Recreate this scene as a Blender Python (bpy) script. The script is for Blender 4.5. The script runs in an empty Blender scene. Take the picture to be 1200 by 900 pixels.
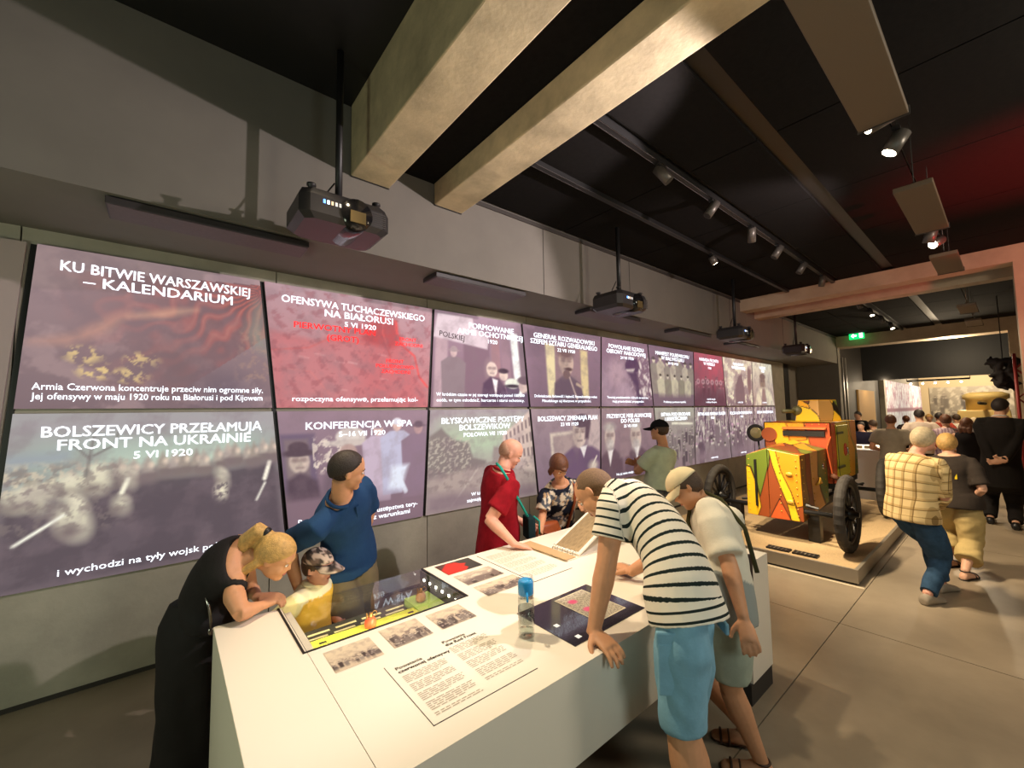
import bpy, math, random
import numpy as np
from mathutils import Vector, Matrix

# ------------------------------------------------------------------ camera
scene = bpy.context.scene
col = scene.collection
FPX = 485.1845
CAM_H = 1.75
_ex = np.array([585., 24., FPX]); _ex /= np.linalg.norm(_ex)
_ey = np.array([-404., 39., FPX]); _ey -= _ex*np.dot(_ex, _ey); _ey /= np.linalg.norm(_ey)
_ez = np.cross(_ex, _ey)
RC = np.array([_ex, _ey, _ez])          # world = RC @ (right, down, forward)
cd = bpy.data.cameras.new('camera'); cam = bpy.data.objects.new('camera', cd); col.objects.link(cam)
cd.sensor_width = 36.0; cd.lens = FPX/1200*36.0; cd.clip_start = 0.02; cd.clip_end = 200
rt, dn, fw = RC[:, 0], RC[:, 1], RC[:, 2]
mw = Matrix(((rt[0], -dn[0], -fw[0], 0), (rt[1], -dn[1], -fw[1], 0), (rt[2], -dn[2], -fw[2], CAM_H), (0, 0, 0, 1)))
cam.matrix_world = mw
scene.camera = cam

# ------------------------------------------------------------------ world, exposure
wd = bpy.data.worlds.new('world'); scene.world = wd; wd.use_nodes = True
wd.node_tree.nodes['Background'].inputs[0].default_value = (0.05, 0.045, 0.04, 1)
wd.node_tree.nodes['Background'].inputs[1].default_value = 0.3
scene.view_settings.view_transform = 'Standard'
scene.view_settings.look = 'None'
scene.view_settings.gamma = 1.0
scene.view_settings.use_curve_mapping = False
scene.view_settings.exposure = 1.0


def spot(name, loc, target, energy, color=(1, .86, .68), angle=70, blend=.6, radius=.05):
    d = bpy.data.lights.new(name, 'SPOT'); d.energy = energy; d.color = color
    d.spot_size = math.radians(angle); d.spot_blend = blend; d.shadow_soft_size = radius
    o = bpy.data.objects.new(name, d); col.objects.link(o); o.location = loc
    v = Vector(target)-Vector(loc)
    o.rotation_euler = v.to_track_quat('-Z', 'Y').to_euler()
    return o


def point(name, loc, energy, color=(1, .86, .68), radius=.15):
    d = bpy.data.lights.new(name, 'POINT'); d.energy = energy; d.color = color; d.shadow_soft_size = radius
    o = bpy.data.objects.new(name, d); col.objects.link(o); o.location = loc
    return o


WARM = (1, .80, .54)
# track lamps above the exhibition table
spot('table_lamp_light', (.55, 2.28, 3.45), (1.15, 1.6, .8), 128, WARM, 66, .8, .05)
spot('table_lamp_light', (2.3, 2.25, 3.5), (2.1, 1.6, .8), 70, WARM, 62, .7, .05)
# lamp hanging at the end of the nearest ceiling panel: washes the left wall, throws the projector's shadow
spot('wall_lamp_light', (2.80, .45, 3.21), (.7, 3.5, 2.3), 150, (1, .86, .86), 96, .25, .02)
spot('wall_lamp_light', (4.2, .30, 3.3), (5.2, 3.5, 2.3), 60, (1, .82, .80), 110, .4, .04)
# lamps of the tracks over the vehicle and the aisle
spot('vehicle_lamp_light', (4.9, 2.0, 3.55), (6.2, 1.9, .7), 230, WARM, 75, .6, .05)
spot('vehicle_lamp_light', (3.2, 2.1, 3.45), (6.2, 1.85, .9), 420, WARM, 30, .6, .04)
spot('aisle_lamp_light', (4.6, 2.0, 3.5), (5.6, .3, .8), 210, WARM, 75, .7, .05)
spot('aisle_lamp_light', (7.2, 1.66, 3.55), (8.2, .1, .9), 110, WARM, 80, .7, .05)
spot('aisle_lamp_light', (2.6, 1.66, 3.55), (3.4, .3, 0), 60, WARM, 85, .8, .06)
spot('hall_lamp_light', (10.5, 1.6, 3.5), (11, 1.1, .9), 150, WARM, 100, .7, .05)
spot('hall_lamp_light', (13.0, 1.0, 3.5), (13, .9, .9), 120, WARM, 110, .7, .05)
point('back_hall_light', (14.9, .9, 3.3), 60, WARM, .1)
point('back_hall_light', (22, 1.2, 2.9), 200, WARM, .3)
point('back_hall_light', (29.5, 1.0, 3.4), 500, WARM, .3)
# red stage lamps of the neighbouring exhibit on the right
spot('red_stage_light', (5.0, -1.7, 1.6), (5.3, -.5, 3.73), 620, (1, .02, .03), 52, .9, .06)
spot('red_stage_light', (5.9, -2.6, 2.0), (8.2, -.5, 2.9), 200, (1, .16, .11), 70, 1., .1)
# unseen fill lights added behind and beside the visitor
point('side_fill_light', (-2.0, 1.5, 1.4), 32, (.88, 1, .72), .35)  # added low greenish fill that lifts the lower left wall
point('camera_side_fill_light', (.9, -1.2, 1.9), 26, (.86, 1, .95), .4)  # added cool fill for the table's front panel
point('room_fill_light', (3.6, -1.6, 3.2), 80, (1, .88, .70), .35)  # added warm ambient fill, brightens the floor on the right

# ------------------------------------------------------------------ materials
MATS = {}


def lin(c):
    c = np.asarray(c, float)
    return np.where(c <= .04045, c/12.92, ((c+.055)/1.055)**2.4)


def S(r, g, b):
    """sRGB 0-255 to linear rgba"""
    l = lin(np.array([r, g, b])/255.)
    return (float(l[0]), float(l[1]), float(l[2]), 1)


def mat(name, c, rough=.6, metal=0., vary=.0, vscale=6., bump=0., bscale=40., emit=0., coat=0., c2=None, spec=.5):
    if name in MATS:
        return MATS[name]
    m = bpy.data.materials.new(name); m.use_nodes = True; MATS[name] = m
    nt = m.node_tree; b = nt.nodes['Principled BSDF']
    b.inputs['Base Color'].default_value = c
    b.inputs['Roughness'].default_value = rough
    b.inputs['Metallic'].default_value = metal
    b.inputs['Specular IOR Level'].default_value = spec
    if coat:
        b.inputs['Coat Weight'].default_value = coat
    if emit:
        b.inputs['Emission Color'].default_value = c
        b.inputs['Emission Strength'].default_value = emit
    if vary or bump:
        tc = nt.nodes.new('ShaderNodeTexCoord')
    if vary:
        n = nt.nodes.new('ShaderNodeTexNoise'); n.inputs['Scale'].default_value = vscale
        n.inputs['Detail'].default_value = 6; n.inputs['Roughness'].default_value = .62
        nt.links.new(tc.outputs['Object'], n.inputs['Vector'])
        r = nt.nodes.new('ShaderNodeMapRange')
        r.inputs['From Min'].default_value = .3; r.inputs['From Max'].default_value = .7
        nt.links.new(n.outputs['Fac'], r.inputs['Value'])
        mx = nt.nodes.new('ShaderNodeMix'); mx.data_type = 'RGBA'
        k = 1-vary
        mx.inputs['A'].default_value = c2 if c2 else (c[0]*k, c[1]*k, c[2]*k, 1)
        mx.inputs['B'].default_value = c if c2 else (min(1, c[0]*(1+vary*.5)), min(1, c[1]*(1+vary*.5)), min(1, c[2]*(1+vary*.5)), 1)
        nt.links.new(r.outputs['Result'], mx.inputs['Factor'])
        nt.links.new(mx.outputs['Result'], b.inputs['Base Color'])
    if bump:
        n2 = nt.nodes.new('ShaderNodeTexNoise'); n2.inputs['Scale'].default_value = bscale
        n2.inputs['Detail'].default_value = 4
        nt.links.new(tc.outputs['Object'], n2.inputs['Vector'])
        bp = nt.nodes.new('ShaderNodeBump'); bp.inputs['Strength'].default_value = bump; bp.inputs['Distance'].default_value = .01
        nt.links.new(n2.outputs['Fac'], bp.inputs['Height'])
        nt.links.new(bp.outputs['Normal'], b.inputs['Normal'])
    return m


def vcmat(name, rough=.7, emit=0., spec=.3, bump=0., bscale=60.):
    """colour comes from the mesh's own colour attribute (prints, cloth patterns, skin)"""
    if name in MATS:
        return MATS[name]
    m = bpy.data.materials.new(name); m.use_nodes = True; MATS[name] = m
    nt = m.node_tree; b = nt.nodes['Principled BSDF']
    a = nt.nodes.new('ShaderNodeAttribute'); a.attribute_name = 'Col'
    nt.links.new(a.outputs['Color'], b.inputs['Base Color'])
    b.inputs['Roughness'].default_value = rough
    b.inputs['Specular IOR Level'].default_value = spec
    if emit:
        nt.links.new(a.outputs['Color'], b.inputs['Emission Color'])
        b.inputs['Emission Strength'].default_value = emit
    if bump:
        tc = nt.nodes.new('ShaderNodeTexCoord')
        n2 = nt.nodes.new('ShaderNodeTexNoise'); n2.inputs['Scale'].default_value = bscale
        nt.links.new(tc.outputs['Object'], n2.inputs['Vector'])
        bp = nt.nodes.new('ShaderNodeBump'); bp.inputs['Strength'].default_value = bump; bp.inputs['Distance'].default_value = .01
        nt.links.new(n2.outputs['Fac'], bp.inputs['Height'])
        nt.links.new(bp.outputs['Normal'], b.inputs['Normal'])
    return m


def glassmat(name, tint=(1, 1, 1), ior=1.45):
    if name in MATS:
        return MATS[name]
    m = bpy.data.materials.new(name); m.use_nodes = True; MATS[name] = m
    nt = m.node_tree; nt.nodes.remove(nt.nodes['Principled BSDF'])
    out = nt.nodes['Material Output']
    t = nt.nodes.new('ShaderNodeBsdfTransparent'); t.inputs[0].default_value = (*tint, 1)
    g = nt.nodes.new('ShaderNodeBsdfGlossy'); g.inputs['Roughness'].default_value = .01
    fr = nt.nodes.new('ShaderNodeFresnel'); fr.inputs[0].default_value = ior
    mx = nt.nodes.new('ShaderNodeMixShader')
    gm = nt.nodes.new('ShaderNodeNewGeometry'); im = nt.nodes.new('ShaderNodeMix'); im.data_type = 'FLOAT'
    im.inputs['A'].default_value = ior; im.inputs['B'].default_value = 1/ior
    nt.links.new(gm.outputs['Backfacing'], im.inputs['Factor']); nt.links.new(im.outputs['Result'], fr.inputs[0])
    nt.links.new(fr.outputs[0], mx.inputs[0]); nt.links.new(t.outputs[0], mx.inputs[1]); nt.links.new(g.outputs[0], mx.inputs[2])
    nt.links.new(mx.outputs[0], out.inputs[0])
    return m


CONC = mat('grey_concrete', S(174, 168, 152), .75, vary=.22, vscale=2.3, bump=.15, bscale=35)
CONC_BEAM = mat('beam_concrete', S(206, 188, 152), .75, vary=.35, vscale=3.5, bump=.2, bscale=30)
PAINT = mat('grey_painted_wall', S(112, 107, 99), .8, vary=.08, vscale=3)
FLOORM = mat('polished_concrete', S(148, 134, 114), .38, vary=.25, vscale=1.3, bump=.03, bscale=60, spec=.4)
BLACKC = mat('black_ceiling_mesh', S(23, 21, 20), .9, vary=.3, vscale=30, spec=.1)
BLACK = mat('black_metal', S(22, 21, 21), .45)
DARK = mat('dark_grey', S(52, 47, 43), .7)
BROWNG = mat('brown_grey_panel', S(98, 82, 64), .6)
WHITE = mat('warm_white_lacquer', S(238, 230, 214), .35, spec=.4)
CHROME = mat('steel', S(170, 168, 164), .25, metal=1.)
GLASS = glassmat('clear_glass')


# ------------------------------------------------------------------ mesh helpers
class MB:
    def __init__(s):
        s.V = []; s.F = []

    def add(s, V, F):
        o = len(s.V); s.V += [tuple(map(float, v)) for v in V]; s.F += [tuple(i+o for i in f) for f in F]; return s

    def box(s, x0, x1, y0, y1, z0, z1):
        return s.add([(x0, y0, z0), (x1, y0, z0), (x1, y1, z0), (x0, y1, z0), (x0, y0, z1), (x1, y0, z1), (x1, y1, z1), (x0, y1, z1)],
                     [(3, 2, 1, 0), (4, 5, 6, 7), (0, 1, 5, 4), (1, 2, 6, 5), (2, 3, 7, 6), (3, 0, 4, 7)])

    def obox(s, c, ax, ay, az, hx, hy, hz):
        c, ax, ay, az = map(np.asarray, (c, ax, ay, az))
        V = [c+ax*hx*a+ay*hy*b+az*hz*d for d in (-1, 1) for a, b in ((-1, -1), (1, -1), (1, 1), (-1, 1))]
        return s.add(V, [(3, 2, 1, 0), (4, 5, 6, 7), (0, 1, 5, 4), (1, 2, 6, 5), (2, 3, 7, 6), (3, 0, 4, 7)])

    def prism(s, bot, top):
        n = len(bot)
        F = [tuple(range(n-1, -1, -1)), tuple(range(n, 2*n))]+[(i, (i+1) % n, n+(i+1) % n, n+i) for i in range(n)]
        return s.add(list(bot)+list(top), F)

    def rings(s, R, closed=False, cap=True):
        n = len(R[0]); V = [p for r in R for p in r]; F = []
        m = len(R)
        for j in range(m if closed else m-1):
            a = j*n; b = ((j+1) % m)*n
            F += [(a+i, a+(i+1) % n, b+(i+1) % n, b+i) for i in range(n)]
        if cap and not closed:
            F += [tuple(range(n-1, -1, -1)), tuple(range((m-1)*n, m*n))]
        return s.add(V, F)

    def tube(s, pts, rad, n=10, cap=True, closed=False):
        P = [np.asarray(p, float) for p in pts]
        if np.isscalar(rad):
            rad = [rad]*len(P)
        R = []; prev = None
        m = len(P)
        for i, p in enumerate(P):
            a = P[(i-1) % m] if (i > 0 or closed) else p
            b = P[(i+1) % m] if (i < m-1 or closed) else p
            d = b-a; d = d/(np.linalg.norm(d)+1e-9)
            if prev is None:
                u = np.cross(d, (0, 0, 1.)); u = u if np.linalg.norm(u) > .05 else np.cross(d, (0, 1., 0))
            else:
                u = prev-d*np.dot(prev, d)
            u = u/np.linalg.norm(u); v = np.cross(d, u); prev = u
            R.append([p+rad[i]*(u*math.cos(t)+v*math.sin(t)) for t in np.linspace(0, 2*math.pi, n, endpoint=False)])
        return s.rings(R, closed, cap)

    def ell(s, c, ax, ay, az, rx, ry, rz, nu=16, nv=10):
        c, ax, ay, az = (np.asarray(q, float) for q in (c, ax, ay, az))
        V = [c-az*rz]; F = []
        for j in range(1, nv):
            ph = -math.pi/2+math.pi*j/nv
            for i in range(nu):
                t = 2*math.pi*i/nu
                V.append(c+ax*rx*math.cos(ph)*math.cos(t)+ay*ry*math.cos(ph)*math.sin(t)+az*rz*math.sin(ph))
        V.append(c+az*rz); L = len(V)-1
        for i in range(nu):
            F.append((0, 1+(i+1) % nu, 1+i))
            F.append((L, L-nu+i, L-nu+(i+1) % nu))
        for j in range(nv-2):
            a = 1+j*nu; b = a+nu
            F += [(a+i, a+(i+1) % nu, b+(i+1) % nu, b+i) for i in range(nu)]
        return s.add(V, F)

    def lathe(s, c, prof, n=20, axis=(0, 0, 1)):
        az = np.asarray(axis, float); az /= np.linalg.norm(az)
        ax = np.cross(az, (0, 1., 0)) if abs(az[1]) < .9 else np.cross(az, (1., 0, 0)); ax /= np.linalg.norm(ax); ay = np.cross(az, ax)
        c = np.asarray(c, float)
        R = [[c+az*z+r*(ax*math.cos(t)+ay*math.sin(t)) for t in np.linspace(0, 2*math.pi, n, endpoint=False)] for r, z in prof]
        return s.rings(R)

    def build(s, name, m, parent=None, smooth=False, bevel=0.):
        V = s.V
        if parent is not None:
            p = WLOC[parent.name]
            V = [(v[0]-p[0], v[1]-p[1], v[2]-p[2]) for v in V]
        me = bpy.data.meshes.new(name); me.from_pydata(V, [], s.F); me.update()
        if m is not None:
            me.materials.append(m)
        o = bpy.data.objects.new(name, me); col.objects.link(o)
        if parent is not None:
            o.parent = parent; WLOC[o.name] = WLOC[parent.name]
        else:
            WLOC[o.name] = (0, 0, 0)
        if smooth:
            me.shade_smooth()
        if bevel:
            b = o.modifiers.new('bevel', 'BEVEL'); b.width = bevel; b.segments = 2; b.limit_method = 'ANGLE'
        return o


WLOC = {}


def empty(name, loc):
    o = bpy.data.objects.new(name, None); col.objects.link(o); o.location = loc
    o.empty_display_size = .1
    WLOC[o.name] = tuple(loc)
    return o


def tag(o, label=None, cat=None, group=None, kind=None):
    if label: o['label'] = label
    if cat: o['category'] = cat
    if group: o['group'] = group
    if kind: o['kind'] = kind
    return o


def copy_tree(o, parent=None):
    c = o.copy(); col.objects.link(c)
    c.parent = parent
    for ch in list(o.children):
        copy_tree(ch, c)
    return c


def bx(name, m, x0, x1, y0, y1, z0, z1, parent=None, bevel=0.):
    return MB().box(x0, x1, y0, y1, z0, z1).build(name, m, parent, bevel=bevel)


def struct(name, m, *a, bevel=0.):
    return tag(bx(name, m, *a, bevel=bevel), kind='structure')


FONT = None


def text_obj(s, size, loc, mtl, parent=None, name='lettering', align='CENTER', bold=0., xs=1., rot=(math.pi/2, 0, 0), squash=None):
    c = bpy.data.curves.new('t', 'FONT'); c.body = s; c.size = size; c.align_x = align; c.resolution_u = 2
    o = bpy.data.objects.new('t', c); TMP.collection.objects.link(o)
    TMP.view_layers[0].update(); dg = TMP.view_layers[0].depsgraph
    me = bpy.data.meshes.new_from_object(o.evaluated_get(dg))
    bpy.data.objects.remove(o); bpy.data.curves.remove(c)
    if bold:                      # heavier strokes: the same outline laid three times, shifted
        n = len(me.vertices); P = np.empty(n*3); me.vertices.foreach_get('co', P); P = P.reshape(-1, 3)
        F = [tuple(p.vertices) for p in me.polygons]
        V2 = []; F2 = []
        for i, (dx, dy) in enumerate(((-1, .3), (1, .3), (-1, -.3), (1, -.3))):
            V2 += [tuple(v) for v in P+np.array([dx*bold*size, dy*bold*size, 0])]; F2 += [tuple(q+i*n for q in f) for f in F]
        bpy.data.meshes.remove(me); me = bpy.data.meshes.new('t'); me.from_pydata(V2, [], F2); me.update()
    R = Matrix.Rotation(rot[2], 4, 'Z') @ Matrix.Rotation(rot[1], 4, 'Y') @ Matrix.Rotation(rot[0], 4, 'X')
    w = 1.
    if squash:
        xsn = [v.co.x for v in me.vertices]
        ww = (max(xsn)-min(xsn))*xs if xsn else 1
        if ww > squash: w = squash/ww
    me.transform(Matrix.Translation(loc) @ R @ Matrix.Diagonal((xs*w, 1, 1, 1)))
    me.materials.clear(); me.materials.append(mtl); me.name = name
    p = WLOC[parent.name] if parent else (0, 0, 0)
    me.transform(Matrix.Translation((-p[0], -p[1], -p[2])))
    ob = bpy.data.objects.new(name, me); col.objects.link(ob)
    if parent:
        ob.parent = parent
    WLOC[ob.name] = p
    return ob


TMP = bpy.data.scenes.new('scratch')
# ------------------------------------------------------------------ 2-D painter for prints (fills a colour attribute)
def sn(x, y, seed, n=5, f0=1.):
    """smooth band-limited noise in 0..1"""
    r = np.random.RandomState(seed); t = np.zeros_like(x); a = 1; tot = 0; f = f0
    for k in range(n):
        for j in range(3):
            th = r.rand()*6.283; ph = r.rand()*6.283
            t += a*np.sin(f*6.283*(x*math.cos(th)+y*math.sin(th))+ph+1.7*np.sin(f*4*(x*math.sin(th)-y*math.cos(th))+ph*2)); tot += a
        a *= .6; f *= 2.03
    return np.clip(.5+t/tot*.9, 0, 1)


class Pic:
    def __init__(s, nx, ny, asp=1.3):
        s.nx, s.ny, s.asp = nx, ny, asp
        u, v = np.meshgrid(np.linspace(0, 1, nx), np.linspace(0, 1, ny))
        s.u, s.v = u, v; s.x = u*asp; s.e = 1./ny
        s.C = np.zeros((ny, nx, 3))

    def mix(s, m, c):
        c = np.asarray(c, float)/255.
        s.C = s.C*(1-m[..., None])+c*m[..., None]; return s

    def grad(s, c0, c1):
        c0 = np.asarray(c0)/255.; c1 = np.asarray(c1)/255.
        s.C = c0+(c1-c0)*s.v[..., None]; return s

    def ell(s, cx, cy, rx, ry, c, soft=1.5, rot=0., a=1.):
        dx = (s.u-cx)*s.asp; dy = s.v-cy
        p = dx*math.cos(rot)+dy*math.sin(rot); q = -dx*math.sin(rot)+dy*math.cos(rot)
        d = (1-np.sqrt((p/(rx*s.asp))**2+(q/ry)**2))*min(rx*s.asp, ry)
        return s.mix(a*np.clip(d/(soft*s.e)+.5, 0, 1), c)

    def poly(s, P, c, soft=1.5, a=1.):
        P = [(p[0]*s.asp, p[1]) for p in P]; n = len(P)
        ins = np.zeros_like(s.u, bool); dmin = np.full_like(s.u, 9.)
        for i in range(n):
            x0, y0 = P[i]; x1, y1 = P[(i+1) % n]
            cond = ((y0 > s.v) != (y1 > s.v))
            xi = x0+(s.v-y0)*(x1-x0)/((y1-y0) if abs(y1-y0) > 1e-9 else 1e-9)
            ins ^= cond & (s.x < xi)
            L = (x1-x0)**2+(y1-y0)**2+1e-9
            t = np.clip(((s.x-x0)*(x1-x0)+(s.v-y0)*(y1-y0))/L, 0, 1)
            dmin = np.minimum(dmin, np.hypot(s.x-x0-t*(x1-x0), s.v-y0-t*(y1-y0)))
        d = np.where(ins, dmin, -dmin)
        return s.mix(a*np.clip(d/(soft*s.e)+.5, 0, 1), c)

    def line(s, P, w, c, a=1., soft=1.5):
        d = np.full_like(s.u, 9.)
        for (x0, y0), (x1, y1) in zip(P[:-1], P[1:]):
            x0 *= s.asp; x1 *= s.asp
            L = (x1-x0)**2+(y1-y0)**2+1e-9
            t = np.clip(((s.x-x0)*(x1-x0)+(s.v-y0)*(y1-y0))/L, 0, 1)
            d = np.minimum(d, np.hypot(s.x-x0-t*(x1-x0), s.v-y0-t*(y1-y0)))
        return s.mix(a*np.clip((w-d)/(soft*s.e)+.5, 0, 1), c)

    def noise(s, f, seed, c, lo=.5, hi=.7, a=1., mask=None, sx=1., sy=1.):
        m = np.clip((sn(s.x*f*sx, s.v*f*sy, seed)-lo)/(hi-lo), 0, 1)*a
        if mask is not None: m = m*mask
        return s.mix(m, c)

    def band(s, lo, hi, soft=.05):
        return np.clip((s.v-lo)/soft+.5, 0, 1)*np.clip((hi-s.v)/soft+.5, 0, 1)

    def figure(s, x, y, h, coat, skin=(205, 180, 160), w=.34, hat=None):
        """standing figure: y foot height, h height"""
        W = h*w/s.asp
        s.poly([(x-W*.5, y), (x-W*.55, y+h*.45), (x-W*.6, y+h*.74), (x-W*.25, y+h*.83), (x+W*.25, y+h*.83), (x+W*.6, y+h*.74), (x+W*.55, y+h*.45), (x+W*.5, y)], coat)
        s.ell(x, y+h*.91, h*.065/s.asp, h*.085, skin)
        s.ell(x, y+h*.955, h*.066/s.asp, h*.045, hat or (60, 50, 48))
        if hat: s.ell(x, y+h*.935, h*.095/s.asp, h*.016, hat)
        return s

    def face(s, x, y, rx, ry, skin=(206, 180, 168), dark=(96, 72, 80), beard=False, hairc=None):
        s.ell(x, y, rx, ry, skin, 2); s.ell(x-rx*.5, y-ry*.05, rx*.55, ry*.85, tuple(np.array(skin)*.8), 10, 0, .6)
        for k in (-.38, .42):
            s.ell(x+rx*k, y+ry*.1, rx*.17, ry*.06, dark, 3, 0, .8); s.line([(x+rx*(k-.22), y+ry*.25), (x+rx*(k+.22), y+ry*.27)], ry*.03, dark, .7, 3)
        s.line([(x+rx*.05, y+ry*.15), (x+rx*.14, y-ry*.22), (x-rx*.06, y-ry*.25)], ry*.03, tuple(np.array(skin)*.72), .8, 3)
        s.line([(x-rx*.3, y-ry*.5), (x+rx*.32, y-ry*.5)], ry*.04, dark, .7, 3)
        if beard: s.ell(x, y-ry*.72, rx*.66, ry*.42, (206, 198, 192), 6); s.line([(x-rx*.45, y-ry*.4), (x+rx*.45, y-ry*.4)], ry*.08, (190, 180, 174), .9, 3)
        if hairc: s.ell(x, y+ry*.85, rx*1.02, ry*.35, hairc, 5)
        return s

    def crowd(s, n, y0, y1, h, seed, dark=(70, 55, 62), lite=(215, 205, 190)):
        r = np.random.RandomState(seed)
        ys = sorted(r.uniform(y0, y1, n), reverse=True)
        for y in ys:
            k = r.rand(); c = np.array(dark)*(1-k*.5)+np.array(lite)*k*.5
            s.figure(r.uniform(0, 1), y-h*.75, h*r.uniform(.9, 1.15), c, lite, hat=tuple(np.array(dark)*(1+r.rand())) if r.rand() > .4 else None)
        return s

    def build(s, name, corners, mtl, parent=None):
        """corners: bottom-left, bottom-right, top-right, top-left in the world"""
        bl, br, tr, tl = (np.asarray(c, float) for c in corners)
        u = s.u[..., None]; v = s.v[..., None]
        P = (bl*(1-u)*(1-v)+br*u*(1-v)+tr*u*v+tl*(1-u)*v).reshape(-1, 3)
        if parent is not None: P = P-np.asarray(WLOC[parent.name])
        nx, ny = s.nx, s.ny
        i = (np.arange(ny-1)[:, None]*nx+np.arange(nx-1)[None]).reshape(-1)
        F = np.stack([i, i+1, i+1+nx, i+nx], 1)
        me = bpy.data.meshes.new(name)
        me.vertices.add(len(P)); me.vertices.foreach_set('co', P.ravel())
        me.loops.add(F.size); me.loops.foreach_set('vertex_index', F.ravel().astype(np.int32))
        me.polygons.add(len(F)); me.polygons.foreach_set('loop_start', np.arange(0, F.size, 4, dtype=np.int32))
        me.update(calc_edges=True)
        setcol(me, lin(np.clip(s.C.reshape(-1, 3), 0, 1)))
        me.materials.append(mtl)
        o = bpy.data.objects.new(name, me); col.objects.link(o)
        if parent is not None: o.parent = parent; WLOC[o.name] = WLOC[parent.name]
        else: WLOC[o.name] = (0, 0, 0)
        return o


def setcol(me, C):
    a = me.color_attributes.new('Col', 'FLOAT_COLOR', 'POINT')
    b = np.ones((len(me.vertices), 4)); b[:, :3] = C
    a.data.foreach_set('color', b.ravel())


# ------------------------------------------------------------------ the hall
WY = 3.945       # face of the screen wall
SOF = 2.975      # underside of the bulkhead
BF = 3.062       # front face of the bulkhead
CEIL = 3.73
floor = struct('floor', DARK, -4, 34, -5, 5.5, -.2, -.02)
FS = bpy.data.meshes.new('x')
xs_ = [-4, .9, 4.25, 7.6, 11, 14.5, 20, 34]
ys_ = [-5, -2.2, 1.0, 5.5]
for i in range(len(xs_)-1):
    for j in range(3):
        bx('concrete_slab', FLOORM, xs_[i]+.004, xs_[i+1]-.004, ys_[j]+.003, ys_[j+1]-.003, -.02, 0, floor)
joint = mat('joint_strip', S(150, 138, 118), .5)
wl = struct('wall_left', DARK, -4, 13.05, WY+.06, WY+.4, 0, SOF)
# concrete slabs that face the wall, one per screen column
for k in range(-3, 9):
    x0 = -.75+1.43*k; x1 = min(x0+1.43, 13.0)
    if k == 8: x1 = 13.0
    bx('concrete_panel', CONC, max(-4, x0+.004), x1-.004, WY, WY+.06, .03, SOF, wl)
tag(bx('baseboard_left', DARK, -4, 13.0, WY-.004, WY+.06, 0, .03), kind='structure')
# bulkhead above the screens
bh = struct('wall_bulkhead', PAINT, -4, 14.5, BF, WY+.4, SOF, 4.3)
tag(bx('trim_1', DARK, 2.0, 14.5, BF-.012, BF+.01, CEIL-.05, CEIL-.01), kind='structure')
for x in (3.0, 4.55, 7.55, 10.2): bx('panel_joint', DARK, x, x+.008, BF-.003, BF+.002, SOF, CEIL, bh)
# black ceiling, high on the left, lower on the right of the beams
ceil = struct('ceiling', BLACK, 1.9, 15.0, -5, BF, CEIL+.03, 4.4)
struct('ceiling_high', BLACK, -4, 1.9, -5, 4.4, 4.08, 4.4)
ex_ = [1.98, 3.3, 4.62, 5.94, 7.26, 8.58, 9.9, 11.22, 12.54, 13.86, 15.0]
ey_ = [-5, -3.9, -2.8, -1.7, -.62, .42, .96, 1.08, 1.6, 1.72, 2.34, BF-.02]
for i in range(len(ex_)-1):
    for j in range(len(ey_)-1):
        if ey_[j+1]-ey_[j] < .2: continue       # track slots
        bx('ceiling_panel', BLACKC, ex_[i]+.006, ex_[i+1]-.006, ey_[j]+.006, ey_[j+1]-.006, CEIL, CEIL+.03, ceil)
# concrete beams across the hall, over the table
b1 = tag(MB().box(1.0, 1.3, -5, BF-.005, 3.535, 4.1).build('trim_2', CONC_BEAM, bevel=.008), kind='structure')
b2 = tag(MB().box(1.705, 1.98, -5, BF-.005, 3.535, 3.79).build('trim_3', CONC_BEAM, bevel=.008), kind='structure')
bx('beam_end_plate', BLACK, 1.0, 1.3, BF-.012, BF-.004, 3.53, 3.545, b1)
bx('beam_end_plate', BLACK, 1.705, 1.98, BF-.012, BF-.004, 3.53, 3.545, b2)
# black mesh panels between the two beams
struct('ceiling_infill', BLACKC, 1.3, 1.705, -5, BF, 3.72, 3.76)

# portal frames further down the hall
PORT = mat('portal_concrete', S(176, 158, 134), .75, vary=.2, vscale=2.5, bump=.15, bscale=30)
struct('wall_portal', PORT, 8.0, 8.28, -.12, BF, 3.52, CEIL)
struct('trim_4', BLACK, 8.28, 8.66, -.12, BF, 3.62, CEIL)
struct('trim_5', PORT, 8.66, 8.9, -.12, BF, 3.47, CEIL)
wc = struct('wall_right_column', PORT, 8.0, 8.9, -1.6, -.12, 0, CEIL)
struct('wall_right', DARK, -4, 34, -5.2, -5, 0, 4.4)
struct('wall_back', PAINT, -4.2, -4, -5, 4.4, 0, 4.4)
struct('trim_6', PORT, 14.5, 15.0, -.05, BF+.1, 3.42, 3.78)
wp = struct('wall_portal_far', PAINT, 14.5, 14.75, BF-.02, 4.4, 0, 3.42)
struct('wall_right_far_column', PORT, 14.5, 15.0, -1.6, -.05, 0, CEIL)
struct('wall_right_far', PORT, 8.9, 14.5, -1.0, -.7, 0, CEIL)
struct('trim_7', BLACK, 13.05, 13.4, WY, WY+.3, 0, SOF)
struct('trim_8', PAINT, 13.4, 13.55, WY, WY+.3, 0, SOF)
struct('wall_left_end', PAINT, 13.55, 14.5, WY+.1, WY+.4, 0, SOF)
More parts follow.
